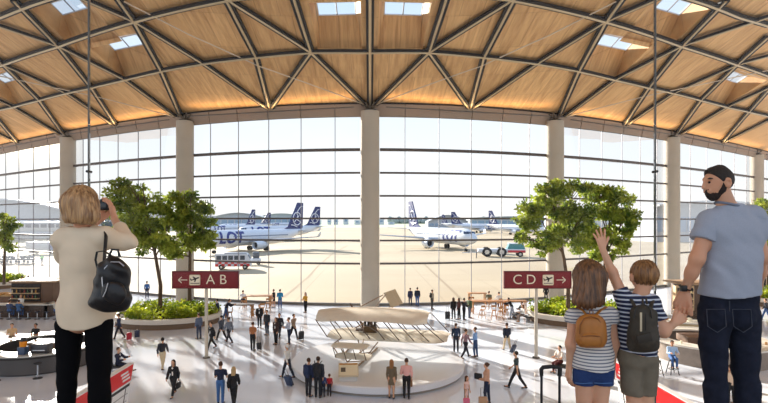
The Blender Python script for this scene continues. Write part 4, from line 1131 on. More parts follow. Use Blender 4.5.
# wood kiosk and bakery counter on the right
rc = Vector(((697 - CX) * 41 / FP, 41, 0)); rk = thing('wooden_kiosk', 'wooden kiosk with lit shelves behind the hip of the man in grey', 'kiosk', rc)
MB().box((.9, .8, 1.4), (3.8, 2.2, 2.8), .04).build('body', mat((84, 62, 46), .5), rk)
MB().box((.7, .7, 2.88), (4.6, 2.8, .14), .03).build('roof_slab', TANW, rk)
MB().box((-1.35, -.35, 1.75), (1.5, .5, 2.0), .03).build('display_cabinet', mat((190, 160, 120), .5), rk)
MB().box((-1.35, -.62, 1.8), (1.25, .05, 1.6)).build('cabinet_recess', mat((52, 36, 26), .6), rk, smooth=False)
for j in range(3): MB().box((-1.35, -.66, 1.2 + j * .5), (1.2, .16, .05)).build('cabinet_shelf', mat((240, 214, 160), .5), rk, smooth=False)
for j in range(9):
    o = MB().sphere((0, 0, .08), (.12, .08, .08), 10).build('bread_loaf', mat((232, 206, 150), .6)); o.location = (rc.x - 1.35 - .42 + (j % 3) * .4, rc.y - .72, 1.225 + (j // 3) * .5)
    tag(o, 'small pale loaf in the lit cabinet behind the wrist of the man in grey', 'bread', 'loaves in the lit wooden cabinet')
bk = thing('bakery_counter', 'long cream bakery counter with scroll pattern running behind the held hands', 'counter', ((668 - CX) * 34.3 / FP, 34.3, 0), R(-14))
MB().box((0, 0, .55), (7.4, 1.1, 1.1), .04).build('counter_body', mat((196, 172, 132), .5), bk); MB().box((0, 0, 1.14), (7.7, 1.3, .09), .03).build('counter_top', mat((240, 236, 226), .3), bk)
MB().box((0, -.35, 1.55), (7.0, .03, .7)).build('glass_guard', glass_mat('case_glass', (.95, .97, .97), .4), bk, smooth=False)
for j in range(8):
    for z in (.42, .78):
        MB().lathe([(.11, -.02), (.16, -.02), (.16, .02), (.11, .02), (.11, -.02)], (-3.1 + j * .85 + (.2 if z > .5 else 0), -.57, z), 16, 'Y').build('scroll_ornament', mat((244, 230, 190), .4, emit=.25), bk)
for j in range(9):
    o = MB().sphere((0, 0, .12), (.2, .15, .12), 12).build('cake', mat([(240, 230, 210), (200, 140, 80), (170, 90, 50)][j % 3], .5))
    v = Matrix.Rotation(R(-14), 3, 'Z') @ Vector((-3 + j * .72, .05, 1.185)); o.location = bk.location + v
    tag(o, 'round cake or pastry standing on the cream bakery counter', 'pastry', 'pastries on the cream counter')
# round grey bar behind the boy and the man
gc = Vector(((707 - CX) * 29.6 / FP, 29.6, 0)); gb = thing('curved_bar', 'curved grey-brown bar with pale top behind the seated man in blue', 'bar', gc)
arc_ring(2.9, 3.1, 0, 1.0, 0, 2 * math.pi, 64).build('front_panel', mat((146, 132, 120), .5, noise=.12, nscale=4), gb, angle=30)
arc_ring(2.3, 3.25, 1.0, 1.1, 0, 2 * math.pi, 64).build('counter_top', mat((226, 220, 208), .3), gb, angle=30)
MB().box((0, .3, .6), (2.6, 1.2, 1.2), .05).build('inner_counter', WALN, gb)
for j, (px, l) in enumerate(((657, 'dark four-legged bar stool left of the seated man in blue'), (672.5, 'dark four-legged bar stool under the seated man in blue'))):
    p = fl(px, 375 - j * 1); stool(l, p.x, p.y, h=.76, leg4=True, group='dark stools at the curved grey bar', m=mat((30, 28, 30), .5))
for j in range(6):
    a = R(-150 + j * 22); o = MB().lathe([(0, 0), (.06, 0), (.07, .1), (.055, .16), (0, .16)], seg=12).build('jar', mat([(236, 226, 200), (200, 150, 90)][j % 2], .3)); o.location = (gc.x + 2.75 * math.cos(a), gc.y + 2.75 * math.sin(a), 1.1)
    tag(o, 'small pale jar standing on the curved grey bar top', 'jar', 'jars on the curved grey bar')
# high oak tables near the glass
def table(label, px, py, L_, W_, rz=0, h=1.05, top=OAK):
    p = fl(px, py); t = thing('high_table', label, 'table', (p.x, p.y, 0), rz)
    MB().box((0, 0, h), (L_, W_, .07), .015).build('table_top', top, t)
    for sx in (-1, 1):
        for sy in (-1, 1): MB().box((sx * (L_ / 2 - .15), sy * (W_ / 2 - .1), h / 2), (.10, .10, h), .01).build('leg', OAK, t)
    for sx in (-1, 1): MB().box((sx * (L_ / 2 - .15), 0, .3), (.05, W_ - .25, .06)).build('foot_rail', OAK, t, smooth=False)
    return p
T = table('long dark-topped oak high table right of the A B sign', 239.5, 317, 2.4, .9, R(4), top=mat((120, 108, 96), .4))
T2 = table('oak high table near the glass behind the dark-topped table', 258, 307, 2.6, .9, R(2))
T3 = table('oak high table in front of the two seated people near the right column', 487, 313, 2.8, 1.0, R(-3))
T4 = table('smaller oak high table beside the man leaning at right', 515, 313, 2.0, .9, R(-5))
T5 = table('oak high table at the left of the right-hand table group', 477, 304, 1.8, .8, R(0))
st_spots = [(230, 321, 'left'), (243, 308.5, 'second'), (253, 318, 'third'), (262, 316, 'fourth'), (268, 311, 'right')]
for px, py, w in st_spots:
    p = fl(px, py); stool('oak high stool with low back among the tables by the A B sign', p.x, p.y, h=.74, leg4=True, back=True, m=OAK, name='high_chair', group='oak high stools at the left tables', rz=random.uniform(0, 6))
for px, py in ((471, 309), (482, 318.5), (494, 319), (500, 320), (506, 318), (489, 309.5), (499, 310.5)):
    p = fl(px, py); stool('oak high stool with low back among the tables left of the C D sign', p.x, p.y, h=.74, leg4=True, back=True, m=OAK, name='high_chair', group='oak high stools at the right tables', rz=random.uniform(0, 6))
p = fl(521, 320); t = thing('long_bench', 'low dark bench by the right planter under the C D sign', 'bench', (p.x, p.y, 0), R(-70))
MB().box((0, 0, .42), (2.2, .5, .08), .02).build('seat', DARK, t)
for x in (-.9, .9): MB().box((x, 0, .2), (.06, .4, .4)).build('leg', SILV, t, smooth=False)
p = fl(562, 374); t = thing('lounge_chair', 'dark lounge chair behind the suitcase handle and the girl', 'chair', (p.x, p.y, 0), R(60))
MB().box((0, 0, .42), (.6, .6, .1), .03).build('seat', DARK, t); MB().box((0, -.3, .75), (.6, .08, .6), .03, Matrix.Rotation(R(12), 3, 'X')).build('backrest', DARK, t)
for x in (-.25, .25):
    for y in (-.25, .25): MB().cyl((x, y, .38), (x, y, 0), .02, seg=8).build('leg', SILV, t)
p = fl(118, 374); t = thing('lounge_chair', 'dark lounge chair the man in a dark suit sits on, left board', 'chair', (p.x, p.y, 0), R(-60))
MB().box((0, 0, .42), (.6, .6, .1), .03).build('seat', DARK, t); MB().box((0, -.3, .75), (.6, .08, .6), .03, Matrix.Rotation(R(12), 3, 'X')).build('backrest', DARK, t)
for x in (-.25, .25):
    for y in (-.25, .25): MB().cyl((x, y, .38), (x, y, 0), .02, seg=8).build('leg', SILV, t)
# ================================================================ PEOPLE IN THE HALL
def rot_yz(v, a):                      # swing forward (+y) by angle a about the x axis
    return np.array([v[0], v[1] * math.cos(a) - v[2] * math.sin(a), v[1] * math.sin(a) + v[2] * math.cos(a)])
SKINC = {'l': (214, 164, 132), 'm': (190, 136, 104), 'd': (120, 82, 60)}
POSES = {
    'stand': dict(legs=((4, 4), (-3, 3)), arms=((4, 8, 12), (-4, 8, 10))),
    'rest': dict(legs=((8, 14), (-4, 2)), arms=((6, 10, 75), (0, 8, 14))),
    'both': dict(legs=((5, 6), (-4, 2)), arms=((18, 10, 80), (18, 10, 85))),
    'walk': dict(legs=((26, 6), (-20, 18)), arms=((-20, 8, 16), (22, 8, 24))),
    'walk2': dict(legs=((-18, 24), (24, 5)), arms=((22, 8, 26), (-20, 8, 12))),
    'pull': dict(legs=((20, 5), (-16, 16)), arms=((-28, 14, 6), (16, 8, 30))),
    'phone': dict(legs=((3, 4), (-4, 4)), arms=((30, 12, 110), (0, 8, 12))),
    'sit': dict(legs=((86, 84), (82, 88)), arms=((34, 10, 62), (30, 10, 70))),
    'sitout': dict(legs=((78, 30), (84, 86)), arms=((50, 10, 50), (30, 10, 70))),
    'lean': dict(legs=((10, 6), (-14, 4)), arms=((60, 10, 40), (50, 10, 60)), bend=24),
}
def skeleton(pose, H, female=False, seat=None):
    s = H / 1.75; P = POSES[pose]; J = {}
    hipw = .088 * s; shw = (.165 if female else .188) * s
    L1, L2, A1, A2 = .43 * s, .41 * s, .29 * s, .255 * s
    pel = np.array([0, 0, .93 * s])
    for i, sd in enumerate((-1, 1)):
        a, k = [R(v) for v in P['legs'][i]]; hip = pel + [sd * hipw, 0, -.02 * s]
        kn = hip + rot_yz(np.array([sd * .012 * s, 0, -L1]), a); an = kn + rot_yz(np.array([0, 0, -L2]), a - k)
        fd = rot_yz(np.array([0, 1., 0]), (a - k) * .55); J['hip', sd], J['knee', sd], J['ank', sd], J['toe', sd] = hip, kn, an, an + fd * .15 * s + [sd * .02 * s, 0, -.045 * s]
    bend = R(P.get('bend', 2))
    def up(x, z): return pel + rot_yz(np.array([x, 0, z]), -bend)
    J['pel'], J['waist'], J['chest'], J['neck'], J['head'] = pel, up(0, .14 * s), up(0, .34 * s), up(0, .53 * s), up(0, .70 * s) + [0, .015 * s, 0]
    J['nbase'] = up(0, .46 * s)
    for i, sd in enumerate((-1, 1)):
        f, ab, e = [R(v) for v in P['arms'][i]]; sh = up(sd * shw, .425 * s)
        el = sh + rot_yz(np.array([sd * math.sin(ab) * A1, 0, -math.cos(ab) * A1]), f)
        wr = el + rot_yz(np.array([-sd * math.sin(R(min(40, math.degrees(e) * .4))) * A2 * .6, 0, -A2 * .9]), f + e)
        J['sh', sd], J['el', sd], J['wr', sd] = sh, el, wr
        d = (wr - el); J['hand', sd] = wr + d / np.linalg.norm(d) * .09 * s
    low = min(J['ank', sd][2] for sd in (-1, 1)) - .085 * s
    if seat is not None: low = pel[2] - seat - .11 * s
    for k_ in J: J[k_] = J[k_] - [0, 0, low]
    return J, s
def body_prims(J, s, female, child=False):
    P = []; hs = 1.06 if not child else 1.22; fx = ((0, 1, 0), .68)
    P += [cap(J['pel'] + [-.045 * s, 0, 0], J['pel'] + [.045 * s, 0, 0], .115 * s, flat=((0, 1, 0), .85)), cap(J['pel'], J['waist'], .125 * s, .115 * s * (.92 if female else 1), fx),
          cap(J['waist'], J['chest'], .115 * s * (.92 if female else 1), .145 * s, fx), cap(J['nbase'] + [0, 0, .01 * s], J['sh', -1], .055 * s, .05 * s), cap(J['nbase'] + [0, 0, .01 * s], J['sh', 1], .055 * s, .05 * s), cap(J['chest'] + [-.05 * s, 0, .03 * s], J['chest'] + [.05 * s, 0, .03 * s], .11 * s, flat=((0, 1, 0), .75)),
          cap(J['nbase'], J['head'], .052 * s)]
    for sd in (-1, 1):
        P += [cap(J['hip', sd], J['knee', sd], .085 * s, .055 * s), cap(J['knee', sd], J['ank', sd], .054 * s, .036 * s), cap(J['ank', sd], J['toe', sd], .036 * s, .032 * s),
              cap(J['sh', sd], J['el', sd], .05 * s, .038 * s), cap(J['el', sd], J['wr', sd], .038 * s, .026 * s), cap(J['wr', sd], J['hand', sd], .03 * s, .022 * s)]
    h = J['head']; hs *= s
    P += [ell(h + [0, -.012 * hs, .015 * hs], (.076 * hs, .092 * hs, .098 * hs)), ell(h + [0, .025 * hs, -.05 * hs], (.056 * hs, .062 * hs, .07 * hs))]
    return P
def hand_prims(J, s, sd):
    w, h = J['wr', sd], J['hand', sd]; d = (h - w) / np.linalg.norm(h - w); lat = np.cross(d, [1, 0, 0]); lat = lat / (np.linalg.norm(lat) + 1e-6)
    P = [cap(w - d * .03 * s, w, .027 * s)]
    for j, ln in enumerate((.060, .072, .068, .052)):
        o = lat * (j - 1.5) * .019 * s; a = w + d * .075 * s + o; m_ = a + d * ln * .5 * s; curl = np.array([-sd, 0, 0]) * .4
        P += [cap(w + d * .01 * s + o * .5, a, .015 * s), cap(a, m_, .0095 * s), cap(m_, m_ + (d + curl) * ln * .45 * s, .009 * s, .008 * s)]
    a = w + d * .02 * s + lat * .02 * s * -1; P += [cap(a, a - lat * .035 * s + d * .03 * s, .012 * s), cap(a - lat * .035 * s + d * .03 * s, a - lat * .042 * s + d * .06 * s, .010 * s, .008 * s)]
    return P
def person(label, px, py, face, top, bottom, hair=(50, 36, 28), pose='stand', H=1.75, female=False, skin='l', shoes=(30, 28, 28), style='short',
           kind='shirt', sleeve='long', child=False, seat=None, inner=None, group=None, loc=None, cat='person', tmat=None):
    p = loc or fl(px, py)
    t = thing('person', label, cat, (p[0], p[1], p[2] if loc else 0), R(face), group=group)
    J, s = skeleton(pose, H, female, seat); hh = .021 * s if H > 1.4 else .018
    near = py > 355
    if near: hh *= .8
    P = body_prims(J, s, female, child); h = J['head']; hs = s * (1.22 if child else 1.06)
    face_p = [cap(h + [0, .082 * hs, .0], h + [0, .100 * hs, -.028 * hs], .009 * hs, .014 * hs), cap(h + [-.022 * hs, .076 * hs, -.062 * hs], h + [.022 * hs, .076 * hs, -.062 * hs], .012 * hs), ell(h + [-.078 * hs, -.005 * hs, -.012 * hs], (.012 * hs, .022 * hs, .032 * hs)), ell(h + [.078 * hs, -.005 * hs, -.012 * hs], (.012 * hs, .022 * hs, .032 * hs))]
    ch = [dict(prims=P, h=hh, k=.03 * s)]
    hd = [ell(h + [0, -.012 * hs, .015 * hs], (.076 * hs, .092 * hs, .098 * hs)), ell(h + [0, .025 * hs, -.05 * hs], (.056 * hs, .062 * hs, .07 * hs))] + face_p
    ch.append(dict(prims=hd, h=.012 * hs, k=.015, carve=[ell(h + [sx * .032 * hs, .096 * hs, .004 * hs], (.014 * hs, .012 * hs, .009 * hs)) for sx in (-1, 1)]))
    for sd in (-1, 1): ch.append(dict(prims=hand_prims(J, s, sd), h=.0085 * s, k=.006))
    sk = SKINC[skin]; sdf_obj('body', ch, mat(sk, .55, spec=.3), t)
    # hair
    if style != 'bald':
        hp = [ell(h + [0, -.025 * hs, .028 * hs], (.086 * hs, .095 * hs, .098 * hs))]
        if style in ('long', 'bob'):
            ln = .30 if style == 'long' else .13
            hp += [cap(h + [-.03 * hs, -.07 * hs, 0], h + [-.035 * hs, -.085 * hs, -ln * hs], .06 * hs, .045 * hs, ((0, 1, 0), .7)), cap(h + [.03 * hs, -.07 * hs, 0], h + [.035 * hs, -.085 * hs, -ln * hs], .06 * hs, .045 * hs, ((0, 1, 0), .7))]
            for sx in (-1, 1): hp.append(cap(h + [sx * .07 * hs, -.01 * hs, .02 * hs], h + [sx * .075 * hs, -.02 * hs, -(ln * .6) * hs], .026 * hs, .018 * hs))
        if style == 'bun': hp.append(ell(h + [0, -.11 * hs, .05 * hs], (.045 * hs,) * 3))
        cutf = lambda G, h=h, hs=hs: (G[..., 1] - h[1] - .045 * hs) - np.maximum(0, G[..., 2] - h[2] - .055 * hs) * 1.2
        hc = dict(prims=hp, h=.012 * hs, k=.02, cuts=[cutf] + ([lambda G, h=h, hs=hs: (h[2] - .045 * hs) - G[..., 2]] if style in ('short', 'bun') else []))
        sdf_obj('hair' if style != 'cap' else 'cap', [hc], mat(hair, .6, spec=.3), t)
    # garments
    fx = ((0, 1, 0), .68); wst = .92 if female else 1
    top_p = [cap(J['pel'] + [0, 0, .02 * s], J['waist'], .128 * s, .115 * s * wst, fx), cap(J['waist'], J['chest'], .115 * s * wst, .147 * s, fx), cap(J['nbase'] + [0, 0, .01 * s], J['sh', -1], .058 * s, .052 * s), cap(J['nbase'] + [0, 0, .01 * s], J['sh', 1], .058 * s, .052 * s), cap(J['chest'] + [-.05 * s, 0, .03 * s], J['chest'] + [.05 * s, 0, .03 * s], .112 * s, flat=((0, 1, 0), .75))]
    if female: top_p += [ell(J['chest'] + [sx * .06 * s, .07 * s, .02 * s], (.055 * s, .05 * s, .055 * s)) for sx in (-1, 1)]
    hem = J['pel'][2] - .02 * s
    if kind in ('jacket', 'coat', 'dress'):
        hem = J['pel'][2] - {'jacket': .07, 'coat': .22, 'dress': .32}[kind] * s
        if seat is None: top_p.append(cap(J['pel'] + [0, 0, .05 * s], J['pel'] + [0, 0, -.33 * s], .12 * s, .15 * s, ((0, 1, 0), .8)))
    for sd in (-1, 1):
        if sleeve == 'long': top_p += [cap(J['sh', sd], J['el', sd], .052 * s, .042 * s), cap(J['el', sd], J['wr', sd] * .92 + J['el', sd] * .08, .043 * s, .032 * s)]
        elif sleeve == 'short': top_p.append(cap(J['sh', sd], J['sh', sd] * .45 + J['el', sd] * .55, .054 * s, .050 * s))
    wr = lambda G, s=s: .004 * np.sin(G[..., 2] * 46 + G[..., 0] * 21) * np.sin(G[..., 0] * 33 + G[..., 1] * 17)
    cuts = [lambda G, z=hem: z - G[..., 2], lambda G, z=J['nbase'][2] + .05 * s: G[..., 2] - z]
    off = .012 if kind != 'jacket' and kind != 'coat' else .022
    tp = [dict(prims=top_p, h=hh, k=.03 * s, off=off * s, cuts=cuts, disp=wr)]
    to = sdf_obj({'shirt': 'shirt', 'jacket': 'jacket', 'coat': 'coat', 'dress': 'dress'}[kind], tp, tmat or mat(top, .85), t)
    if inner is not None:      # pale shirt front in the open jacket
        sdf_obj('shirt_front', [dict(prims=[cap(J['chest'] + [0, .085 * s, .1 * s], J['waist'] + [0, .09 * s, -.03 * s], .05 * s, .032 * s, ((0, 1, 0), .7))], h=hh * .8, k=.02)], mat(inner, .8), t)
    if bottom is not None:
        bp_ = [cap(J['pel'] + [-.045 * s, 0, 0], J['pel'] + [.045 * s, 0, 0], .118 * s, flat=((0, 1, 0), .85)), cap(J['pel'], J['waist'], .12 * s, .11 * s, fx)]
        for sd in (-1, 1): bp_ += [cap(J['hip', sd], J['knee', sd], .088 * s, .06 * s), cap(J['knee', sd], J['ank', sd] + (J['knee', sd] - J['ank', sd]) * .08, .06 * s, .048 * s)]
        sdf_obj('trousers', [dict(prims=bp_, h=hh, k=.02 * s, off=.008 * s, cuts=[lambda G, z=J['waist'][2] - .04 * s: G[..., 2] - z], disp=wr)], mat(bottom, .85), t)
    for sd in (-1, 1):
        a, b_ = J['ank', sd], J['toe', sd]; d = (b_ - a); d[2] = 0; d = d / (np.linalg.norm(d) + 1e-6)
        sdf_obj('shoe', [dict(prims=[cap(a - d * .04 * s + [0, 0, -.045 * s], b_ + d * .04 * s, .038 * s, .034 * s, ((0, 0, 1), .9)), cap(a, a + [0, 0, -.04 * s], .042 * s)], h=.016 * s, k=.02, cuts=[lambda G, z=min(a[2], b_[2] + .045 * s) - .085 * s: z - G[..., 2]])], mat(shoes, .6), t)
    t_info[t.name] = (J, s); return t
t_info = {}
def world_of(t, v): return t.matrix_basis @ Vector(v)
def suitcase(label, px, py, col, rz=0, H=.62, tilt=0, handle=True, group=None, loc=None):
    p = loc or fl(px, py); t = thing('suitcase', label, 'suitcase', (p[0], p[1], 0), R(rz), group=group); t.rotation_euler = (R(tilt), 0, R(rz))
    m = mat(col, .45); w, d = H * .66, H * .36
    MB().box((0, 0, H / 2 + .05), (w, d, H), .05, seg=3).build('shell', m, t, angle=50)
    for x in (-w * .3, w * .3):
        MB().box((x, -d / 2 - .004, H / 2 + .05), (.03, .012, H * .8), .004).build('rib', m, t)
    for x in (-w * .38, w * .38):
        for y in (-d * .3, d * .3): MB().cyl((x - .015, y, .03), (x + .015, y, .03), .03, seg=10).build('wheel', TYRE, t)
    if handle:
        b = MB(); b.tube([(-.09, .02, H + .03), (-.09, .02, H + .42), (.09, .02, H + .42), (.09, .02, H + .03)], .012, 8); b.build('pull_handle', DARK, t)
    return t
def backpack_on(t, label, col, scale=1.0, cat='backpack'):
    J, s = t_info[t.name]; c = world_of(t, J['chest'] + np.array([0, -.17 * s, -.02 * s])); o = thing('backpack', label, cat, c, t.rotation_euler[2])
    m = mat(col, .75); k = s * scale
    sdf_obj('bag', [dict(prims=[cap((0, 0, -.12 * k), (0, 0, .12 * k), .13 * k, .115 * k, ((0, 1, 0), .62)), cap((0, -.07 * k, -.12 * k), (0, -.07 * k, -.02 * k), .09 * k, flat=((0, 1, 0), .5))], h=.018 * k, k=.03)], m, o)
    for sx in (-1, 1): MB().tube([(sx * .09 * k, .04 * k, .19 * k), (sx * .12 * k, .11 * k, .235 * k), (sx * .13 * k, .2 * k, .235 * k)], .018 * k, 8, flat=.5).build('strap', m, o)
    return o
def handbag(label, t, sd, col, drop=.24):
    J, s = t_info[t.name]; c = world_of(t, J['hand', sd]); o = thing('handbag', label, 'bag', (c.x, c.y, c.z - drop), t.rotation_euler[2])
    MB().box((0, 0, 0), (.12, .34, .26), .04, seg=3).build('bag', mat(col, .6), o, angle=50); MB().tube([(0, -.1, .12), (0, -.07, drop - .02), (0, .07, drop - .02), (0, .1, .12)], .010, 6).build('handle', mat(col, .6), o)
    return o
BLK = (26, 26, 30); NVY = (34, 44, 72); JEAN = (66, 96, 146); GRY = (120, 124, 132); WHT = (232, 232, 232); BEI = (206, 186, 152)
BLO = (196, 156, 100); BRN = (78, 52, 36); DRK = (36, 28, 26)
person('man in blue shirt and dark trousers standing behind the left planter near the glass', 147, 298, 30, (64, 104, 164), NVY, DRK)
a = person('man in navy suit walking with red and dark suitcases by the backpack of the woman', 119, 339, 100, NVY, (28, 32, 48), BRN, 'pull', kind='jacket', inner=WHT)
suitcase('small red suitcase pulled by the walking man in a navy suit', 129, 340, (186, 34, 56), 30, .5, 18)
suitcase('dark navy suitcase next to the small red suitcase', 137, 337.5, (48, 58, 84), 30, .5, 18)
person('man in dark suit sitting with outstretched leg above the left board', 118, 374, -95, (30, 38, 62), (28, 34, 56), BRN, 'sitout', kind='jacket', inner=WHT, seat=.47)
a = person('man in dark shirt and beige trousers with dark backpack walking away', 162.5, 369, 5, (60, 62, 72), BEI, DRK, 'walk')
backpack_on(a, 'dark backpack on the man in beige trousers', (28, 30, 40))
a = person('woman with long dark hair in black jacket and white top walking towards us', 173.5, 396, 175, BLK, BLK, (34, 22, 20), 'walk', female=True, kind='jacket', inner=(238, 226, 214), style='long', H=1.72)
handbag('black handbag carried by the woman with long dark hair', a, -1, BLK)
person('man in navy t-shirt and blue jeans walking away beside a blonde woman', 220.5, 404, 4, (30, 40, 66), (70, 112, 168), BRN, 'both', sleeve='short', H=1.84)
person('woman with long blonde hair in black walking away beside the man in jeans', 233.5, 406, 2, BLK, BLK, (190, 160, 116), 'walk', female=True, style='long', kind='jacket')
person('man in slate grey suit standing left of the A B sign post', 199, 339, 60, (86, 98, 122), (58, 66, 86), BRN, kind='jacket')
person('woman in black suit and white blouse striding right of the A B sign post', 211.5, 349, 140, BLK, BLK, BRN, 'walk', female=True, kind='jacket', inner=WHT)
person('man in grey jacket, left one of the striding pair near the sign post', 221.5, 340.5, 60, (74, 80, 92), BLK, DRK, 'walk', kind='jacket')
person('man in light grey jacket, right one of the striding pair near the sign post', 229, 343, 60, (112, 120, 134), (36, 40, 52), BRN, 'walk2', kind='jacket')
person('man in navy jacket standing close to another by the left planter', 217.5, 321, 90, NVY, (40, 48, 68), DRK, kind='jacket')
person('man in black jacket and jeans leaning towards the man in navy', 226, 320, -80, (30, 30, 44), JEAN, BRN, 'lean', kind='jacket')
person('woman in orange-brown top and black trousers with a black trolley', 252.8, 350.5, -10, (168, 104, 62), BLK, BRN, female=True, sleeve='short', style='bun')
suitcase('small black trolley behind the woman in orange-brown', 259.5, 350, BLK, -10, .45, 12)
person('man in open black jacket and white shirt standing facing us', 259.5, 327.5, 180, BLK, BLK, BRN, kind='jacket', inner=WHT)
person('man in dark grey shirt and navy trousers right of the open-jacket man', 267, 335, 160, (52, 54, 60), (44, 50, 66), DRK, 'stand')
person('woman in black sleeveless dress standing at the glass', 273.8, 307.5, 60, BLK, None, BRN, female=True, kind='dress', sleeve='none', H=1.68)
person('person in bright blue jacket and jeans at the glass beside the black dress', 280, 308.5, 10, (30, 132, 180), JEAN, DRK, 'both', kind='jacket')
person('woman in black skirt suit and light blouse in the middle left group', 276, 344.5, 150, (60, 40, 40), BLK, BRN, female=True, inner=WHT, kind='jacket', style='long')
person('man in dark jacket behind the woman of the middle left group', 279.5, 338, 170, (38, 40, 48), (36, 40, 52), BRN, 'walk', kind='jacket')
person('man in pale lilac shirt talking with the man in a tan jacket', 289, 344.5, 120, (196, 202, 220), NVY, BRN, 'both')
person('man in tan jacket with a black suitcase in the middle left group', 293.5, 339.5, -120, (150, 128, 108), BLK, BRN, 'pull', kind='jacket')
suitcase('black suitcase standing behind the man in a tan jacket', 301, 339.5, (40, 42, 48), 20, .55, 14)
person('person in mustard top and dark trousers alone at the glass', 305.5, 312.5, 150, (206, 158, 60), BLK, DRK, 'both', female=True, style='long', kind='shirt')
person('person in white cap and white shirt pulling a navy suitcase', 287.5, 378, 60, (232, 230, 224), (34, 40, 56), (236, 234, 230), 'pull', kind='shirt', style='cap')
suitcase('navy suitcase tilted behind the person in the white cap', 290.5, 385.5, (58, 76, 110), -30, .55, 26)
a = person('man in navy with a backpack, left one of the family at the platform', 308.5, 396.5, -20, (34, 48, 84), (34, 36, 44), BRN, 'stand', kind='jacket', H=1.74)
backpack_on(a, 'dark blue backpack of the left adult at the platform', (30, 46, 84))
a = person('tall person in dark jacket with large black backpack at the platform edge', 318, 397.5, -8, (40, 44, 56), (30, 32, 40), (60, 42, 32), 'stand', kind='jacket', H=1.84)
backpack_on(a, 'large black backpack of the tall person at the platform', (24, 26, 34), 1.25)
person('small child in blue standing before the tall person with a backpack', 323, 396.8, -5, (46, 66, 112), (32, 38, 54), BRN, child=True, H=1.08)
person('small child in red top and dark trousers at the platform', 329.3, 396.2, 5, (176, 34, 44), (36, 34, 44), BRN, child=True, H=1.0)
a = person('woman with long brown hair in short olive dress at the platform', 391.5, 398.5, -10, (112, 96, 74), None, (150, 104, 62), female=True, kind='dress', style='long', H=1.74, sleeve='long')
a = person('man in pink shirt and black trousers at the platform', 406.5, 398.5, -5, (236, 176, 168), (26, 24, 28), BRN, 'rest', H=1.8)
handbag('brown shoulder bag carried beside the man in a pink shirt', a, 1, (132, 98, 66), .12)
person('woman in navy coat at the glass right of the middle column', 410.3, 305.5, 15, (46, 46, 76), (60, 60, 80), BRN, female=True, kind='coat', H=1.66)
person('man in dark jacket and jeans at the glass right of the middle column', 417.3, 306, -15, (30, 34, 50), JEAN, DRK, kind='jacket')
a = person('man in grey trousers with small backpack looking out near the biplane wing tip', 432, 309, -60, (170, 160, 140), (70, 70, 70), BRN, 'stand')
backpack_on(a, 'black backpack of the man near the biplane wing tip', BLK)
person('woman in black coat, leftmost of the four standing left of the wooden tables', 453.5, 319, 20, BLK, BLK, BRN, female=True, kind='jacket', style='long')
suitcase('black suitcase beside the woman in a black coat', 447.5, 319.5, BLK, 0, .6)
person('woman with long hair in dark red-brown jacket, second of the four by the tables', 459, 319.5, 60, (90, 54, 48), BLK, BRN, female=True, kind='jacket', style='long')
person('person in dark coat and white scarf, third of the four by the tables', 464.0, 319.8, -60, (44, 44, 50), BLK, (30, 28, 28), 'both', kind='jacket', inner=WHT)
person('man in green jacket and grey jeans, rightmost of the four by the tables', 469.5, 318, -60, (84, 104, 76), (70, 82, 104), BRN, kind='jacket')
a = person('man in dark navy jacket with backpack, left one of three men talking', 456, 352, 0, (40, 56, 82), (34, 36, 48), BRN)
backpack_on(a, 'dark blue backpack of the left man of three', (34, 52, 84))
person('man in mauve checked shirt, middle one of three men talking', 465.5, 358, -60, (150, 120, 130), (34, 34, 44), BRN, 'walk', H=1.76)
person('man in light blue shirt and jeans, right one of three men talking', 475.5, 357, 60, (132, 168, 214), (52, 74, 112), BRN, 'rest')
a = person('man in navy jacket and beige trousers walking away with dark bags', 507, 351, 10, (30, 36, 54), BEI, BRN, 'pull', kind='jacket')
handbag('black shoulder bag at the side of the man in beige trousers', a, 1, BLK, .02)
suitcase('dark grey suitcase behind the man in beige trousers', 511.5, 352.5, (52, 62, 84), 40, .5, 24)
person('man in dark t-shirt and tight black trousers standing alone', 516.5, 388.5, 60, (50, 66, 68), BLK, (44, 36, 32), 'walk', H=1.84, sleeve='short')
a = person('woman in brown plaid jacket with a black bag and tan suitcase', 487, 403.5, 60, (196, 150, 122), (30, 42, 68), BRN, 'rest', female=True, kind='jacket', style='bun', H=1.78)
handbag('large black bag on the arm of the woman in a plaid jacket', a, -1, BLK, -.12)
suitcase('tan suitcase in front of the woman in a plaid jacket', 483, 411, (190, 150, 116), 0, .55)
person('girl in pale pink dress standing behind a pink suitcase', 466.5, 405, -140, (236, 200, 190), None, BRN, female=True, child=True, H=1.25, kind='dress', style='long', sleeve='none')
suitcase('pink patterned child suitcase in front of the girl in pale pink', 466.5, 409, (226, 110, 140), 10, .42, 0)
p_ = fl(489, 311); person('man in olive shirt sitting at the oak table, left one of two', 489, 309.5, 0, (96, 100, 84), NVY, BRN, 'sit', seat=.74)
p_ = fl(499, 312); person('man in white shirt sitting at the oak table, right one of two', 499, 310.5, 10, WHT, NVY, BRN, 'sit', seat=.74)
person('person in black leaning on the oak table at its right end', 512, 318.5, 70, BLK, (150, 160, 180), DRK, 'lean', kind='jacket')
person('man in white shirt sitting at the oak table near the A B sign', 243, 308.5, 20, (226, 230, 240), NVY, BRN, 'sit', seat=.74)
person('man in black sitting on the bench under the C D sign', 522, 318.5, 110, BLK, BLK, DRK, 'sit', seat=.46, kind='jacket')
person('person in white shirt sitting on the bench under the C D sign', 523, 322, 110, WHT, (120, 104, 96), BRN, 'sit', seat=.46)
person('person in black standing behind the hedge right of the C D sign', 546, 302, 0, BLK, BLK, DRK)
person('person in pale top sitting in a lounge chair between suitcase handle and girl', 560, 372, 120, (236, 226, 214), (90, 40, 44), DRK, 'sit', seat=.48, sleeve='short')
person('man in pale blue shirt and jeans sitting on a stool at the curved bar', 672, 372.5, 165, (176, 204, 234), (60, 96, 150), DRK, 'sit', seat=.77, skin='m')
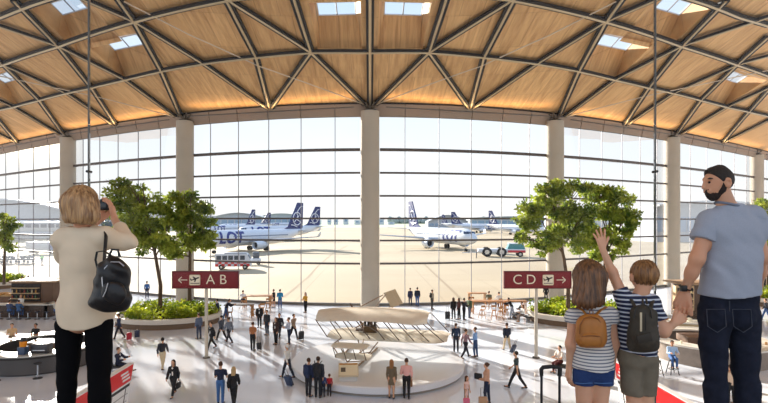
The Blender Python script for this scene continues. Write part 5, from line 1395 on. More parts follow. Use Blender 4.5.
person('person in beige jacket and black trousers seen between the legs of the man', 731, 404, 10, (214, 184, 156), BLK, BRN, kind='jacket', H=1.7, female=True, style='bun')
person('person in dark jacket and jeans at the right edge with a blue suitcase', 766, 320, 40, (50, 54, 66), JEAN, BRN, 'pull', kind='jacket')
suitcase('bright blue suitcase at the right edge', 758, 319, (40, 92, 170), 10, .55, 10)
person('person in black standing near the glass behind the right edge hedge', 765, 291, 20, BLK, BLK, DRK)
person('bartender in beige shirt inside the round bar, left one', 12, 352, -150, (206, 172, 130), (60, 50, 44), DRK, 'both', sleeve='short')
person('bartender in black with headphones inside the round bar', 36, 352, 170, BLK, BLK, DRK, 'both', skin='m', sleeve='short')
person('bartender in white before the shelves of the brown kiosk', 32, 313.5, 180, WHT, BLK, (180, 130, 90), 'both', loc=(kc.x - .45, kc.y - 1.2, 0))
for j, (px, c1, l) in enumerate(((9, (70, 84, 120), 'person in slate blue sitting at the white kiosk bar, leftmost'), (18, (60, 96, 140), 'person in blue top sitting at the white kiosk bar, middle'), (52, (196, 190, 180), 'person in pale top sitting at the right end of the white kiosk bar'))):
    x = kc.x - 1.1 + (1, 2, 6)[j] * .76; person(l, px, 318, 5, c1, JEAN, BRN, 'sit', seat=.64, loc=(x, kc.y - 2.75, 0))
person('apron worker in green vest standing near the baggage carts', 42, 263.5, 60, (110, 200, 90), NVY, (230, 230, 90), kind='jacket', style='cap', loc=tuple(fl(42, 264)), H=1.8)
person('ground worker in dark clothes standing in front of the tug', 476.5, 257.8, 90, (40, 50, 70), NVY, DRK, loc=tuple(fl(476.5, 258)), H=1.8)
person('person standing at the far left glass by the dark kiosk roof', 28, 291, 20, (60, 50, 50), BLK, DRK)
person('person with brown hair at the far left glass, right of another', 22, 291.5, 10, (120, 90, 70), BLK, BRN, female=True)
# ================================================================ THE FAMILY AT THE GLASS
GZ = CH - 1.5                 # gallery floor
def nz3(v): v = np.array(v, float); return v / np.linalg.norm(v)
def hand(w, d, n, lat, sc, curl=(20, 25, 15), spread=5, fist=None, thumb=(35, 20)):
    """w wrist, d towards the fingers, n the palm's facing, lat the thumb side; curl in degrees per joint towards n"""
    w, d, n = np.array(w, float), nz3(d), nz3(n); lat = nz3(np.array(lat, float) - np.dot(lat, d) * d); n = nz3(n - np.dot(n, d) * d - np.dot(n, lat) * lat)
    P = [cap(w - d * .02 * sc, w + d * .01 * sc, .027 * sc, .026 * sc, (n, .8))]
    kn = [(.034, .088, .040, .027, .020), (.012, .093, .045, .030, .021), (-.011, .089, .041, .027, .020), (-.032, .080, .032, .021, .018)]
    for j, (o, l0, l1, l2, l3) in enumerate(kn):
        a = w + d * l0 * sc + lat * o * sc; P.append(cap(w + d * .012 * sc + lat * o * .45 * sc, a, .017 * sc, .0125 * sc))
        ang = R(spread * (1.5 - j)); dd = nz3(d * math.cos(ang) + lat * math.sin(ang)); p = a; th = 0
        for m_, (ln, c) in enumerate(zip((l1, l2, l3), fist or curl)):
            th += R(c); v = dd * math.cos(th) + n * math.sin(th); r = (.0098 - .0010 * m_ - (.0008 if j == 3 else 0)) * sc
            P.append(cap(p, p + v * ln * sc, r, r * .92)); p = p + v * ln * sc
    a = w + d * .022 * sc + lat * .022 * sc; ta = R(thumb[0]); v = nz3(d * math.cos(ta) + lat * math.sin(ta) + n * .25)
    b_ = a + v * .044 * sc; v2 = nz3(v + d * .35 * (thumb[1] / 20)); c_ = b_ + v2 * .034 * sc; e = c_ + nz3(v2 + n * .2) * .026 * sc
    P += [cap(a, b_, .016 * sc, .012 * sc), cap(b_, c_, .0115 * sc, .0105 * sc), cap(c_, e, .0105 * sc, .009 * sc)]
    return P
def folds(a1, a2, amp=.004, f=38.0, seed=0.0):
    """cloth folds: long soft ripples along a slanted direction"""
    a1 = nz3(a1); a2 = nz3(a2)
    def f_(G):
        u = G @ a1; v = G @ a2
        w = G @ np.cross(a1, a2)
        m1 = .5 + .5 * np.sin(v * 11 + 3 * np.sin(u * 7 + seed) + w * 9 + seed); m2 = .5 + .5 * np.sin(u * 13 - v * 9 + 2 * np.sin(w * 8 + seed * 3) + seed * 1.7)
        return amp * (1.5 * m1 * np.sin(u * f * .8 + 3.1 * np.sin(v * f * .22 + seed) + w * 12 + seed) + 1.1 * m2 * np.sin((u * .55 + v * .8) * f * 1.15 + 2.3 * np.sin(u * 17 + seed)) + .25 * np.sin(u * f * 2.3 + v * 14 + seed))
    return f_
def hair_disp(axis_c, amp=.003, n=64):
    def f_(G):
        a = np.arctan2(G[..., 1] - axis_c[1], G[..., 0] - axis_c[0])
        return amp * np.sin(a * n + 2 * np.sin(G[..., 2] * 18 + a * 3)) + amp * .6 * np.sin(a * n * .43 + 1.3)
    return f_
def hair_mat(c0, c1, sc=60):
    m = bpy.data.materials.new('hair'); m.use_nodes = True; nt = m.node_tree; b = nt.nodes['Principled BSDF']; N = nt.nodes.new; L = nt.links.new
    tc = N('ShaderNodeTexCoord'); mp = N('ShaderNodeMapping'); mp.inputs['Scale'].default_value = (sc, sc, 4); nz_ = N('ShaderNodeTexNoise'); nz_.inputs['Scale'].default_value = 1.0; nz_.inputs['Detail'].default_value = 5
    L(tc.outputs['Object'], mp.inputs[0]); L(mp.outputs[0], nz_.inputs['Vector'])
    rp = N('ShaderNodeValToRGB'); rp.color_ramp.elements[0].position = .35; rp.color_ramp.elements[1].position = .68; rp.color_ramp.elements[0].color = (*lin(c0), 1); rp.color_ramp.elements[1].color = (*lin(c1), 1)
    L(nz_.outputs[0], rp.inputs[0]); L(rp.outputs[0], b.inputs['Base Color']); b.inputs['Roughness'].default_value = .42
    bp_ = N('ShaderNodeBump'); bp_.inputs['Strength'].default_value = .5; bp_.inputs['Distance'].default_value = .01; L(nz_.outputs[0], bp_.inputs['Height']); L(bp_.outputs[0], b.inputs['Normal'])
    return m
def seam(pts, r, name, m, parent, O): return MB().tube([Vector(p) - Vector(O) for p in pts], r, 8).build(name, m, parent)
SK = mat((216, 160, 128), .5, sss=.15, noise=.04, nscale=14, spec=.35); SKK = mat((224, 170, 138), .5, sss=.15, noise=.04, nscale=14, spec=.35)
A = lambda v: np.array(v, float)
def qa(px, py, Y): return A(q(px, py, Y))
H1, H2 = .009, .0035

# ---------------------------------------------------------------- the man in grey
MY = 3.1
def M_(px, py, dy=0.0): return qa(px, py, MY + dy)
TILT = R(-12)                      # the man looks down towards the boy
RM = A([[math.cos(TILT), 0, -math.sin(TILT)], [0, 1, 0], [math.sin(TILT), 0, math.cos(TILT)]]).T
def scl(prims, c, f):
    out = []; g = lambda v: c + RM @ ((v - c) * f)
    for p in prims:
        if p[0] == 'c': out.append(('c', g(p[1]), g(p[2]), p[3] * f, p[4] * f, p[5]))
        else: out.append(('e', g(p[1]), p[2] * f, RM))
    return out
def loc_(G): return (G - hc_) @ RM + hc_
def hp_(v): return Vector(RM @ A(v))
def sleeve(nb, sh, el, t, r0, r1, cut_at, h=.006, k=.03, off=.008, disp=None):
    """one sleeve with a clean open edge, as a chunk of the shirt"""
    d = nz3(el - sh); e = sh + (el - sh) * t
    return dict(prims=[cap(nb, sh, r0 * .92, r0), cap(sh, e + d * .05, r0, r1)], h=h, k=k, off=off, disp=disp, cuts=[lambda G: (G - (sh + (el - sh) * cut_at)) @ d])
MO = Vector(((729 - CX) * MY / FP, MY, GZ))
man = thing('person', 'tall bearded man in grey t-shirt and dark jeans holding the hand of the boy', 'person', MO)
hc_ = M_(718, 182); HF = .91
fwd = nz3([-1, .12, -.12])       # where he looks
headp = [ell(hc_ + [.006, 0, .012], (.089, .072, .084)), ell(hc_ + [-.030, .002, -.030], (.058, .055, .062)), cap(hc_ + [-.040, .0, -.075], hc_ + [.012, 0, -.062], .036, .045),
         cap(hc_ + [-.080, .004, .028], hc_ + [-.099, .006, -.018], .010, .0135), cap(hc_ + [-.083, -.022, -.045], hc_ + [-.083, .028, -.045], .0085), cap(hc_ + [-.080, -.018, -.056], hc_ + [-.080, .024, -.056], .008),
         cap(hc_ + [-.070, -.030, .034], hc_ + [-.070, .030, .034], .010), cap(hc_ + [-.070, 0, -.082], hc_ + [-.062, 0, -.088], .020)]
ear = [ell(hc_ + [.012, -.073, -.018], (.020, .010, .034)), cap(hc_ + [.022, -.078, .002], hc_ + [.024, -.078, -.022], .007), cap(hc_ + [.008, -.076, .012], hc_ + [.022, -.079, .006], .006)]
shL, shR, elL, wrL = M_(709, 222), M_(752.5, 218), M_(697, 259, -.03), M_(685, 290, .03)
elR, wrR = M_(760.5, 256, .02), M_(757, 288, .16)
neckp = [cap(M_(722.5, 194), M_(729, 213), .048, .056)]
torso = [cap(M_(731, 213), shL, .046, .050), cap(M_(733, 213), shR, .046, .050), cap(M_(732, 238), M_(731, 262), .148, .140, ((0, 1, 0), .60)), cap(M_(731, 262), M_(729, 298), .145, .135, ((0, 1, 0), .66)), cap(M_(718, 234), M_(745, 234), .092, flat=((0, 1, 0), .8))]
armL = [cap(shL, elL, .050, .039), cap(elL, (elL * .55 + wrL * .45), .038, .033), cap(elL * .6 + wrL * .4, wrL, .033, .024, None)]
armR = [cap(shR, elR, .050, .042), cap(elR, elR * .5 + wrR * .5, .044, .038), cap(elR * .5 + wrR * .5, wrR, .038, .028)]
hpL, knL, anL = M_(715, 312), M_(716, 385), M_(716, 452); hpR, knR, anR = M_(743, 312), M_(747, 385), M_(749, 452)
legs = [cap(hpL, knL, .070, .050), cap(knL, anL, .052, .042), cap(hpR, knR, .070, .052), cap(knR, anR, .054, .042), cap(anL, anL + [-.02, .14, -.045], .042, .038), cap(anR, anR + [.03, .14, -.045], .042, .038)]
hM = hand(wrL + [-.002, 0, -.010], [-.20, .05, -1], [-.45, -.85, -.1], [.85, -.45, .0], 1.10, fist=(48, 70, 40), spread=1, thumb=(22, 24))
hMR = hand(wrR, [0, .35, -.9], [-1, 0, 0], [0, 1, .3], 1.1, curl=(25, 30, 20))
sdf_obj('body', [dict(prims=torso + armL + armR + legs + neckp, h=H1, k=.035), dict(prims=scl(headp + ear, hc_, HF) + neckp, h=.0045, k=.014, carve=scl([ell(hc_ + [-.086, -.026, .012], (.013, .014, .009)), ell(hc_ + [.014, -.085, -.014], (.009, .005, .018))], hc_, HF)),
                 dict(prims=armL[2:3] + hM, h=H2, k=.007), dict(prims=armR[2:] + hMR, h=H2, k=.007)], SK, man, MO)
MH = mat((38, 30, 26), .65, bump=.6, nscale=90)
# short hair: full above the hairline, faded at the nape
def cut_hair(G):
    G = loc_(G)
    x, z = (G[..., 0] - hc_[0]) / HF, (G[..., 2] - hc_[2]) / HF
    return np.maximum((-x - .062) + np.maximum(0, .045 - z) * .9, (-.055 - z) + np.maximum(0, .02 - x) * 1.6)
sdf_obj('hair', [dict(prims=scl([ell(hc_ + [.006, 0, .014], (.095, .079, .090)), cap(hc_ + [-.04, 0, .070], hc_ + [.03, 0, .078], .03)], hc_, HF), h=.0045, k=.03, cuts=[cut_hair], carve=scl([cap(hc_ + [.012, -.1, -.013], hc_ + [.012, .1, -.013], .024)], hc_, HF), disp=hair_disp(hc_, .0016, 50))], MH, man, MO)
bd = lambda G: np.maximum((G[..., 0] - hc_[0] - .012), (G[..., 2] - hc_[2] + .030) - np.maximum(0, G[..., 0] - hc_[0] + .025) * 1.2)
sdf_obj('beard', [dict(prims=scl([cap(hc_ + [-.044, .0, -.078], hc_ + [.010, 0, -.062], .041, .048), cap(hc_ + [-.070, 0, -.084], hc_ + [-.060, 0, -.094], .023), cap(hc_ + [-.055, 0, -.05], hc_ + [-.078, 0, -.062], .036, .022), cap(hc_ + [-.002, -.05, -.02], hc_ + [-.02, -.042, -.06], .018), cap(hc_ + [-.085, -.02, -.038], hc_ + [-.085, .026, -.038], .007), cap(hc_ + [-.006, -.062, .02], hc_ + [-.008, -.052, -.05], .013)], hc_, HF), h=.0042, k=.014, cuts=[lambda G: (lambda L_: np.maximum(L_[..., 0] - hc_[0] - .012, L_[..., 2] - hc_[2] + .010 - np.maximum(0, L_[..., 0] - hc_[0] + .02) * 1.6))(loc_(G))], disp=hair_disp(hc_, .0012, 40))], mat((44, 32, 26), .8, bump=.6, nscale=110), man, MO)
MB().tube([Vector(hc_) + hp_([-.078, -.030, .034]) - MO, Vector(hc_) + hp_([-.074, -.042, .036]) - MO, Vector(hc_) + hp_([-.062, -.052, .031]) - MO], [.003, .0052, .003], 8).build('eyebrow', MH, man)
MB().sphere(Vector(hc_) + hp_([-.071, -.026, .011]) - MO, .0075, 12).build('eye', mat((40, 30, 26), .2), man)
GREYT = mat((160, 168, 184), .9, noise=.05, nscale=160)
mf = folds((.5, 0, .86), (.86, 0, -.5), .0036, 44, .6)
shirt = [cap(M_(731, 211.5), shL, .058, .060), cap(M_(733, 211.5), shR, .058, .060), cap(M_(733.5, 238), M_(732, 262), .160, .154, ((0, 1, 0), .64)), cap(M_(732, 262), M_(728.5, 302), .152, .163, ((0, 1, 0), .86)), cap(M_(718, 232), M_(747, 232), .106, flat=((0, 1, 0), .82))]
sdf_obj('t_shirt', [dict(prims=shirt, h=.0065, k=.035, off=.008, disp=mf, cuts=[lambda G: (M_(0, 294.5)[2] + .010 * np.sin(G[..., 0] * 14)) - G[..., 2], lambda G: G[..., 2] - M_(0, 203.5)[2]]),
    sleeve(M_(731, 212), shL, elL, .6, .060, .066, .50, disp=mf), sleeve(M_(733, 212), shR, elR, .6, .060, .064, .52, disp=mf)], GREYT, man, MO)
b = MB(); n = 28; c = M_(727.5, 205.2) - A(MO)
b.tube([Vector(c + [.066 * math.cos(a), .064 * math.sin(a), .018 * math.cos(a) * -1 + .0]) for a in np.linspace(0, 2 * math.pi, n)], .0075, 8, flat=1.0); b.build('collar', mat((124, 132, 148), .9), man)
JE = mat((36, 40, 54), .95, spec=.15, noise=.18, nscale=22, bump=.25)
jeans = [cap(M_(729 - 8, 300), M_(729 + 8, 300), .112, flat=((0, 1, 0), .85)), cap(hpL, M_(713.5, 345), .092, .074), cap(M_(713.5, 345), knL, .074, .060), cap(knL, anL, .061, .058), cap(hpR, M_(744.5, 345), .092, .078), cap(M_(744.5, 345), knR, .078, .066), cap(knR, anR, .068, .062),
         ell(M_(717, 316, -.045), (.075, .07, .085)), ell(M_(741, 316, -.045), (.075, .07, .085))]
jn = sdf_obj('jeans', [dict(prims=jeans, h=.007, k=.008, off=.004, disp=folds((.25, 0, .97), (1, 0, -.2), .0034, 36, 1.7), cuts=[lambda G: G[..., 2] - M_(0, 294)[2], lambda G: anL[2] - .02 - G[..., 2]])], JE, man, MO)
for sx, px in ((-1, 717), (1, 743)):
    o = M_(px, 318, -.128) - A(MO)
    MB().tube([Vector(o + v) for v in ([-.055, .01, .05], [-.055, 0, -.05], [0, -.004, -.085], [.055, 0, -.05], [.055, .01, .05], [-.055, .01, .05])], .0022, 6).build('back_pocket', mat((62, 66, 78), .8), jn)
seam([M_(729.5, 301, -.115), M_(729.5, 312, -.11), M_(730, 324, -.06)], .003, 'seam', mat((58, 62, 74), .8), jn, MO)
for a in (anL, anR): sdf_obj('shoe', [dict(prims=[cap(a + [0, -.05, -.055], a + [0, .17, -.06], .045, .042), cap(a, a + [0, 0, -.05], .05)], h=.012, k=.03, cuts=[lambda G: GZ - G[..., 2]])], mat((60, 56, 54), .6), man, MO)
wa = thing('wrist_watch', 'black watch on the left wrist of the man in grey', 'watch', Vector(wrL)); dv = nz3(wrL - elL); wc = wrL * .93 + elL * .07
u_ = nz3(np.cross(dv, [0, 1, 0])); v_ = np.cross(dv, u_)
MB().tube([Vector(wc - wrL + (u_ * math.cos(t) + v_ * math.sin(t)) * .034) for t in np.linspace(0, 2 * math.pi, 25)], .010, 8, flat=.4).build('strap', mat((22, 22, 24), .6), wa)
MB().box(Vector(wc - wrL + nz3([-.8, -.6, 0]) * .036), (.034, .034, .038), .006).build('watch_case', mat((16, 16, 18), .3), wa)

# ---------------------------------------------------------------- the boy
BO = Vector(((638 - CX) * MY / FP, MY, GZ)); boy = thing('person', 'boy in navy striped t-shirt waving with his left hand raised', 'person', BO)
bh = M_(644, 275); bs1, bs2 = M_(625, 301), M_(651.5, 302); be1, bw1 = M_(612, 272, .05), M_(602.5, 248.5, .10); be2, bw2 = M_(664, 332, -.04), M_(673.5, 323.5, -.035)
bhead = [ell(bh + [0, 0, .006], (.072, .084, .078)), ell(bh + [0, .03, -.035], (.056, .055, .058)), cap(bh + [0, .09, -.01], bh + [0, .1, -.025], .008, .011), ell(bh + [-.078, .0, -.018], (.010, .018, .026)), ell(bh + [.078, .0, -.018], (.010, .018, .026)), cap(bh + [0, -.02, -.04], M_(639.5, 297), .042, .046)]
bt = [cap(M_(638, 300), bs1, .04, .042), cap(M_(640, 300), bs2, .04, .042), cap(M_(638, 312), M_(638, 330), .108, .105, ((0, 1, 0), .68)), cap(M_(638, 330), M_(637, 356), .105, .108, ((0, 1, 0), .75))]
ba1 = [cap(bs1, be1, .036, .029), cap(be1, bw1, .028, .018)]; ba2 = [cap(bs2, be2, .038, .031), cap(be2, bw2, .031, .021)]
bl1, bk1, bn1 = M_(631, 365), M_(634, 410), M_(634, 452); bl2, bk2, bn2 = M_(646, 365), M_(647, 410), M_(648, 452)
bl = [cap(bl1, bk1, .054, .038), cap(bk1, bn1, .042, .032), cap(bl2, bk2, .054, .038), cap(bk2, bn2, .046, .032), cap(bn1, bn1 + [0, .1, -.03], .032), cap(bn2, bn2 + [0, .1, -.03], .032)]
hB = hand(bw1, nz3([-.16, .05, 1]), [0, 1, 0], [1, .1, 0], .70, curl=(4, 6, 6), spread=13, thumb=(50, 12))
hB2 = hand(bw2, nz3([.80, .05, .58]), [.3, .8, -.4], [-.5, .2, .8], .80, fist=(30, 55, 45), spread=1, thumb=(30, 10))
sdf_obj('body', [dict(prims=bt + ba1 + ba2 + bl, h=H1, k=.03), dict(prims=bhead, h=.0055, k=.016), dict(prims=ba1[1:] + hB, h=H2, k=.007), dict(prims=ba2[1:] + hB2, h=H2, k=.007)], SKK, boy, BO)
def bcut(G):
    y, z = G[..., 1] - bh[1], G[..., 2] - bh[2]
    return np.maximum(y - .05 - np.maximum(0, z - .05), (-.062 - z) + np.maximum(0, y + .02) * 1.1)
sdf_obj('hair', [dict(prims=[ell(bh + [0, -.004, .008], (.078, .090, .084)), cap(bh + [-.02, .0, .05], bh + [.025, .0, .055], .036)], h=.0048, k=.02, cuts=[bcut], disp=hair_disp(bh, .0035, 34), carve=[ell(bh + [sx * .078, .004, -.02], (.016, .024, .028)) for sx in (-1, 1)])], hair_mat((96, 64, 38), (168, 122, 76), 70), boy, BO)
BSM = stripes_mat('navy_striped_jersey', (34, 42, 70), (206, 212, 224), .0262, .36)
bf = folds((.4, 0, .9), (.9, 0, -.4), .003, 46, 2.2)
sdf_obj('t_shirt', [dict(prims=bt, h=.0065, k=.03, off=.010, disp=bf, cuts=[lambda G: (M_(0, 353)[2] - (G[..., 0] - M_(638, 0)[0]) * .22) - G[..., 2], lambda G: G[..., 2] - M_(0, 293)[2]]),
    sleeve(M_(638, 301), bs1, be1, .5, .044, .047, .42, off=.004, disp=bf), sleeve(M_(640, 301), bs2, be2, .6, .044, .050, .62, off=.004, disp=bf)], BSM, boy, BO)
SHO = mat((118, 108, 92), .85, noise=.08, nscale=30)
bsr = [cap(M_(632, 358), M_(643, 358), .082, flat=((0, 1, 0), .95)), cap(bl1, M_(632.6, 398), .064, .050), cap(bl2, M_(647.6, 398), .064, .046)]
sdf_obj('shorts', [dict(prims=bsr, h=.006, k=.008, off=.007, disp=folds((.2, 0, 1), (1, 0, 0), .004, 36, .4), cuts=[lambda G: M_(0, 394)[2] - G[..., 2]])], SHO, boy, BO)
for a in (bn1, bn2): sdf_obj('shoe', [dict(prims=[cap(a + [0, -.03, -.035], a + [0, .11, -.035], .034, .030)], h=.012, k=.02, cuts=[lambda G: GZ - G[..., 2]])], mat((220, 220, 220), .6), boy, BO)
# his dark backpack
KO = Vector(M_(643, 330, -.14)); kb = thing('backpack', 'dark olive backpack with pale side pocket on the back of the boy', 'backpack', KO); OLV = mat((62, 56, 46), .7, noise=.1, nscale=40, bump=.2)
K = lambda px, py, dy=0: M_(px, py, -.14 + dy) - A(KO)
sdf_obj('bag', [dict(prims=[cap(K(643, 317), K(643, 336), .076, .090, ((0, 1, 0), .72)), cap(K(634, 345), K(652, 345), .040), cap(K(641, 340, -.05), K(648, 340, -.05), .045, flat=((0, 1, 0), .6))], h=.007, k=.02, disp=folds((.1, 0, 1), (1, 0, 0), .003, 50, 3))], OLV, kb)
MB().tube([K(634, 318, -.055), K(636, 308, -.05), K(643, 303.5, -.04), K(650, 308, -.05), K(652, 318, -.055)], .004, 8).build('zip', mat((30, 28, 26), .4), kb)
MB().box(Vector(K(641, 322, -.085)), (.012, .006, .11), .003).build('pale_trim', mat((206, 190, 160), .6), kb); MB().box(Vector(K(645.5, 322, -.085)), (.008, .006, .10), .003).build('dark_trim', mat((30, 28, 26), .6), kb)
MB().box(Vector(K(644, 338, -.105)), (.09, .02, .05), .008, Matrix.Rotation(R(-14), 3, 'Y')).build('front_pocket', mat((50, 44, 36), .7), kb)
for pts in ([(636, 309, .03), (632, 301, .07), (629, 295, .13), (628, 299, .24)], [(650, 309, .03), (652, 303, .06), (653, 297.5, .12), (654, 301, .24)], [(643, 304, .0), (642.5, 299, .03), (646, 298, .035), (647, 304, .0)]):
    MB().tube([Vector(K(*p)) for p in pts], .012 if len(pts) and pts[0][0] != 643 else .006, 8, flat=.4).build('strap', OLV, kb)

# ---------------------------------------------------------------- the girl
GO = Vector(((592 - CX) * MY / FP, MY, GZ)); girl = thing('person', 'girl with long brown hair in grey striped t-shirt and blue denim shorts', 'person', GO)
gh = M_(589, 276); g1, g2 = M_(574, 315), M_(610, 315); ge1, gw1 = M_(570.5, 344, 0), M_(569.5, 366, .03); ge2, gw2 = M_(614, 344, 0), M_(612, 366, .02)
ghead = [ell(gh + [0, 0, .008], (.076, .088, .084)), ell(gh + [0, .03, -.036], (.054, .054, .058)), cap(gh + [0, .09, -.01], gh + [0, .1, -.024], .008, .011), cap(gh + [0, -.01, -.04], M_(591, 309), .038, .042)]
gt = [cap(M_(590, 312), g1, .036, .038), cap(M_(593, 312), g2, .036, .038), cap(M_(592, 322), M_(592, 340), .100, .092, ((0, 1, 0), .68)), cap(M_(592, 340), M_(594, 366), .092, .100, ((0, 1, 0), .66))]
ga1 = [cap(g1, ge1, .034, .028), cap(ge1, gw1, .027, .019)]; ga2 = [cap(g2, ge2, .034, .028), cap(ge2, gw2, .027, .019)]
gl1, gk1, gn1 = M_(584, 374), M_(583.5, 412), M_(584, 453); gl2, gk2, gn2 = M_(602, 374), M_(600, 412), M_(600, 453)
gl_ = [cap(gl1, gk1, .058, .040), cap(gk1, gn1, .042, .028), cap(gl2, gk2, .058, .040), cap(gk2, gn2, .042, .028), cap(gn1, gn1 + [0, .1, -.03], .03), cap(gn2, gn2 + [0, .1, -.03], .03)]
hG1 = hand(gw1, [-.08, .05, -1], [1, 0, 0], [0, 1, 0], .80, curl=(22, 28, 18), spread=5, thumb=(35, 15)); hG2 = hand(gw2, [-.05, .05, -1], [-1, 0, 0], [0, 1, 0], .80, curl=(22, 28, 18), spread=5, thumb=(35, 15))
sdf_obj('body', [dict(prims=gt + ga1 + ga2 + gl_, h=H1, k=.03), dict(prims=ghead, h=.006, k=.016), dict(prims=ga1[1:] + hG1, h=H2, k=.007), dict(prims=ga2[1:] + hG2, h=H2, k=.007)], SKK, girl, GO)
ghp = [ell(gh + [0, -.004, .014], (.088, .095, .090)), cap(gh + [-.045, -.045, -.01], M_(580, 300, -.085), .052, .040, ((0, 1, 0), .8)), cap(gh + [.040, -.045, -.01], M_(597, 300, -.085), .052, .040, ((0, 1, 0), .8)), cap(gh + [0, -.06, 0], M_(589, 302, -.10), .060, .046, ((0, 1, 0), .7)), cap(gh + [-.072, 0, 0], M_(576.5, 301, -.03), .024, .026), cap(gh + [.070, 0, 0], M_(600.5, 301, -.03), .022, .024)]
sdf_obj('hair', [dict(prims=ghp, h=.0055, k=.03, cuts=[lambda G: (G[..., 1] - gh[1] - .05) - np.maximum(0, G[..., 2] - gh[2] - .05), lambda G: (M_(0, 308)[2] + .012 * np.sin(G[..., 0] * 95) + .006 * np.sin(G[..., 0] * 230)) - G[..., 2]], disp=hair_disp(gh, .0045, 38))], hair_mat((74, 50, 34), (142, 98, 62), 60), girl, GO)
e1, e2 = nz3(ge1 - g1), nz3(ge2 - g2)
GSM = stripes_mat('grey_striped_jersey', (226, 221, 216), (108, 112, 128), .0196, .36)
gf = folds((.1, 0, 1), (1, 0, -.1), .0035, 40, 1.1)
gsh = [cap(M_(590, 311.5), g1, .039, .040), cap(M_(593, 311.5), g2, .039, .040), cap(M_(592, 322), M_(592, 340), .104, .098, ((0, 1, 0), .7)), cap(M_(592, 340), M_(594, 373), .098, .124, ((0, 1, 0), .86))]
sdf_obj('t_shirt', [dict(prims=gsh, h=.0065, k=.03, off=.009, disp=gf, cuts=[lambda G: (M_(0, 367.5)[2] + .003 * np.sin(G[..., 0] * 40)) - G[..., 2], lambda G: G[..., 2] - M_(0, 304)[2]]),
    sleeve(M_(591, 312), g1, ge1, .35, .041, .049, .27, off=.004, disp=gf), sleeve(M_(593, 312), g2, ge2, .35, .041, .049, .27, off=.004, disp=gf)], GSM, girl, GO)
DEN = mat((34, 60, 112), .85, noise=.12, nscale=60, bump=.2)
gs_ = sdf_obj('denim_shorts', [dict(prims=[cap(M_(588, 368), M_(600, 368), .080, flat=((0, 1, 0), .95)), cap(M_(588, 373), M_(600, 373), .066), cap(gl1, M_(583.5, 388), .062, .060), cap(gl2, M_(602.5, 388), .062, .060)], h=.006, k=.010, off=.005, cuts=[lambda G: G[..., 2] - M_(0, 362)[2], lambda G: M_(0, 383.5)[2] - G[..., 2]])], DEN, girl, GO)
for x0, x1 in ((575, 592.5), (594.5, 612)): seam([M_(x0, 383, -.066), M_((x0 + x1) / 2, 383.5, -.082), M_(x1, 383, -.06)], .003, 'hem', mat((76, 112, 164), .8), gs_, GO)
for a in (gn1, gn2): sdf_obj('shoe', [dict(prims=[cap(a + [0, -.03, -.03], a + [0, .11, -.035], .033, .030)], h=.012, k=.02, cuts=[lambda G: GZ - G[..., 2]])], mat((226, 222, 216), .6), girl, GO)
QO = Vector(M_(591, 332, -.13)); gb_ = thing('backpack', 'small tan brown leather backpack on the back of the girl', 'backpack', QO); TAN = mat((176, 112, 46), .5, noise=.12, nscale=18, bump=.15); TAN2 = mat((132, 80, 34), .5)
Q_ = lambda px, py, dy=0: M_(px, py, -.13 + dy) - A(QO)
bag = sdf_obj('bag', [dict(prims=[cap(Q_(588, 326), Q_(594, 326), .064, flat=((0, 1, 0), .7)), cap(Q_(587, 338), Q_(595, 338), .062, flat=((0, 1, 0), .8))], h=.006, k=.03, off=.006, cuts=[lambda G: Q_(0, 346.5)[2] - G[..., 2]])], TAN, gb_)
sdf_obj('front_pocket', [dict(prims=[cap(Q_(587, 340, -.05), Q_(595, 340, -.05), .036, flat=((0, 1, 0), .55))], h=.005, k=.02, off=.003)], TAN, gb_)
MB().tube([Vector(Q_(x, y, d)) for x, y, d in ((579.5, 334, -.035), (580, 325, -.04), (584, 318.5, -.04), (591, 316.5, -.042), (598, 318.5, -.04), (602, 325, -.04), (602.5, 334, -.035))], .0035, 8).build('zip', TAN2, gb_)
MB().tube([Vector(Q_(x, y, -.072)) for x, y in ((582, 336.5), (591, 335.5), (600, 336.5))], .003, 8).build('pocket_zip', TAN2, gb_)
MB().tube([Vector(Q_(*v)) for v in ((590, 316, -.01), (589.5, 311, .0), (593, 311, .0), (593, 316, -.01))], .004, 8).build('grab_handle', TAN2, gb_)
for pts in ([(588, 317, .02), (583, 310.5, .05), (577.5, 307, .11), (576, 311, .2)], [(594, 317, .02), (600, 310.5, .05), (606, 307, .11), (607, 311, .2)]):
    MB().tube([Vector(Q_(*p)) for p in pts], .011, 8, flat=.4).build('strap', TAN, gb_)

# ---------------------------------------------------------------- the woman with the camera
WO = Vector(((84 - CX) * MY / FP, MY, GZ)); wom = thing('person', 'blonde woman in cream blouse and black leggings taking a photo at left', 'person', WO)
wh = M_(82, 204); w1, w2 = M_(64, 238), M_(103.5, 237); wel1, wwr1 = M_(66, 256, .20), M_(96, 222, .42); wel2, wwr2 = M_(126, 242, .10), M_(114.5, 219, .33)
whead = [ell(wh + [0, 0, .006], (.078, .090, .096)), ell(wh + [0, .03, -.045], (.056, .056, .064)), cap(wh + [0, .09, -.01], wh + [0, .105, -.026], .009, .012), cap(wh + [0, -.01, -.05], M_(83, 233), .044, .050), ell(wh + [.078, .005, -.02], (.01, .018, .028))]
wt = [cap(M_(82, 234), w1, .048, .046), cap(M_(85, 234), w2, .048, .046), cap(M_(82, 250), M_(81, 270), .112, .105, ((0, 1, 0), .66)), cap(M_(81, 270), M_(84, 300), .105, .125, ((0, 1, 0), .72)), cap(M_(78, 315), M_(91, 315), .105, flat=((0, 1, 0), .9))]
wa1 = [cap(w1, wel1, .044, .036), cap(wel1, wwr1, .034, .023)]; wa2 = [cap(w2, wel2, .044, .036), cap(wel2, wwr2, .034, .023)]
wl1, wk1, wn1 = M_(69.5, 325), M_(66.5, 395), M_(66, 453); wl2, wk2, wn2 = M_(99, 325), M_(99.5, 395), M_(99, 453)
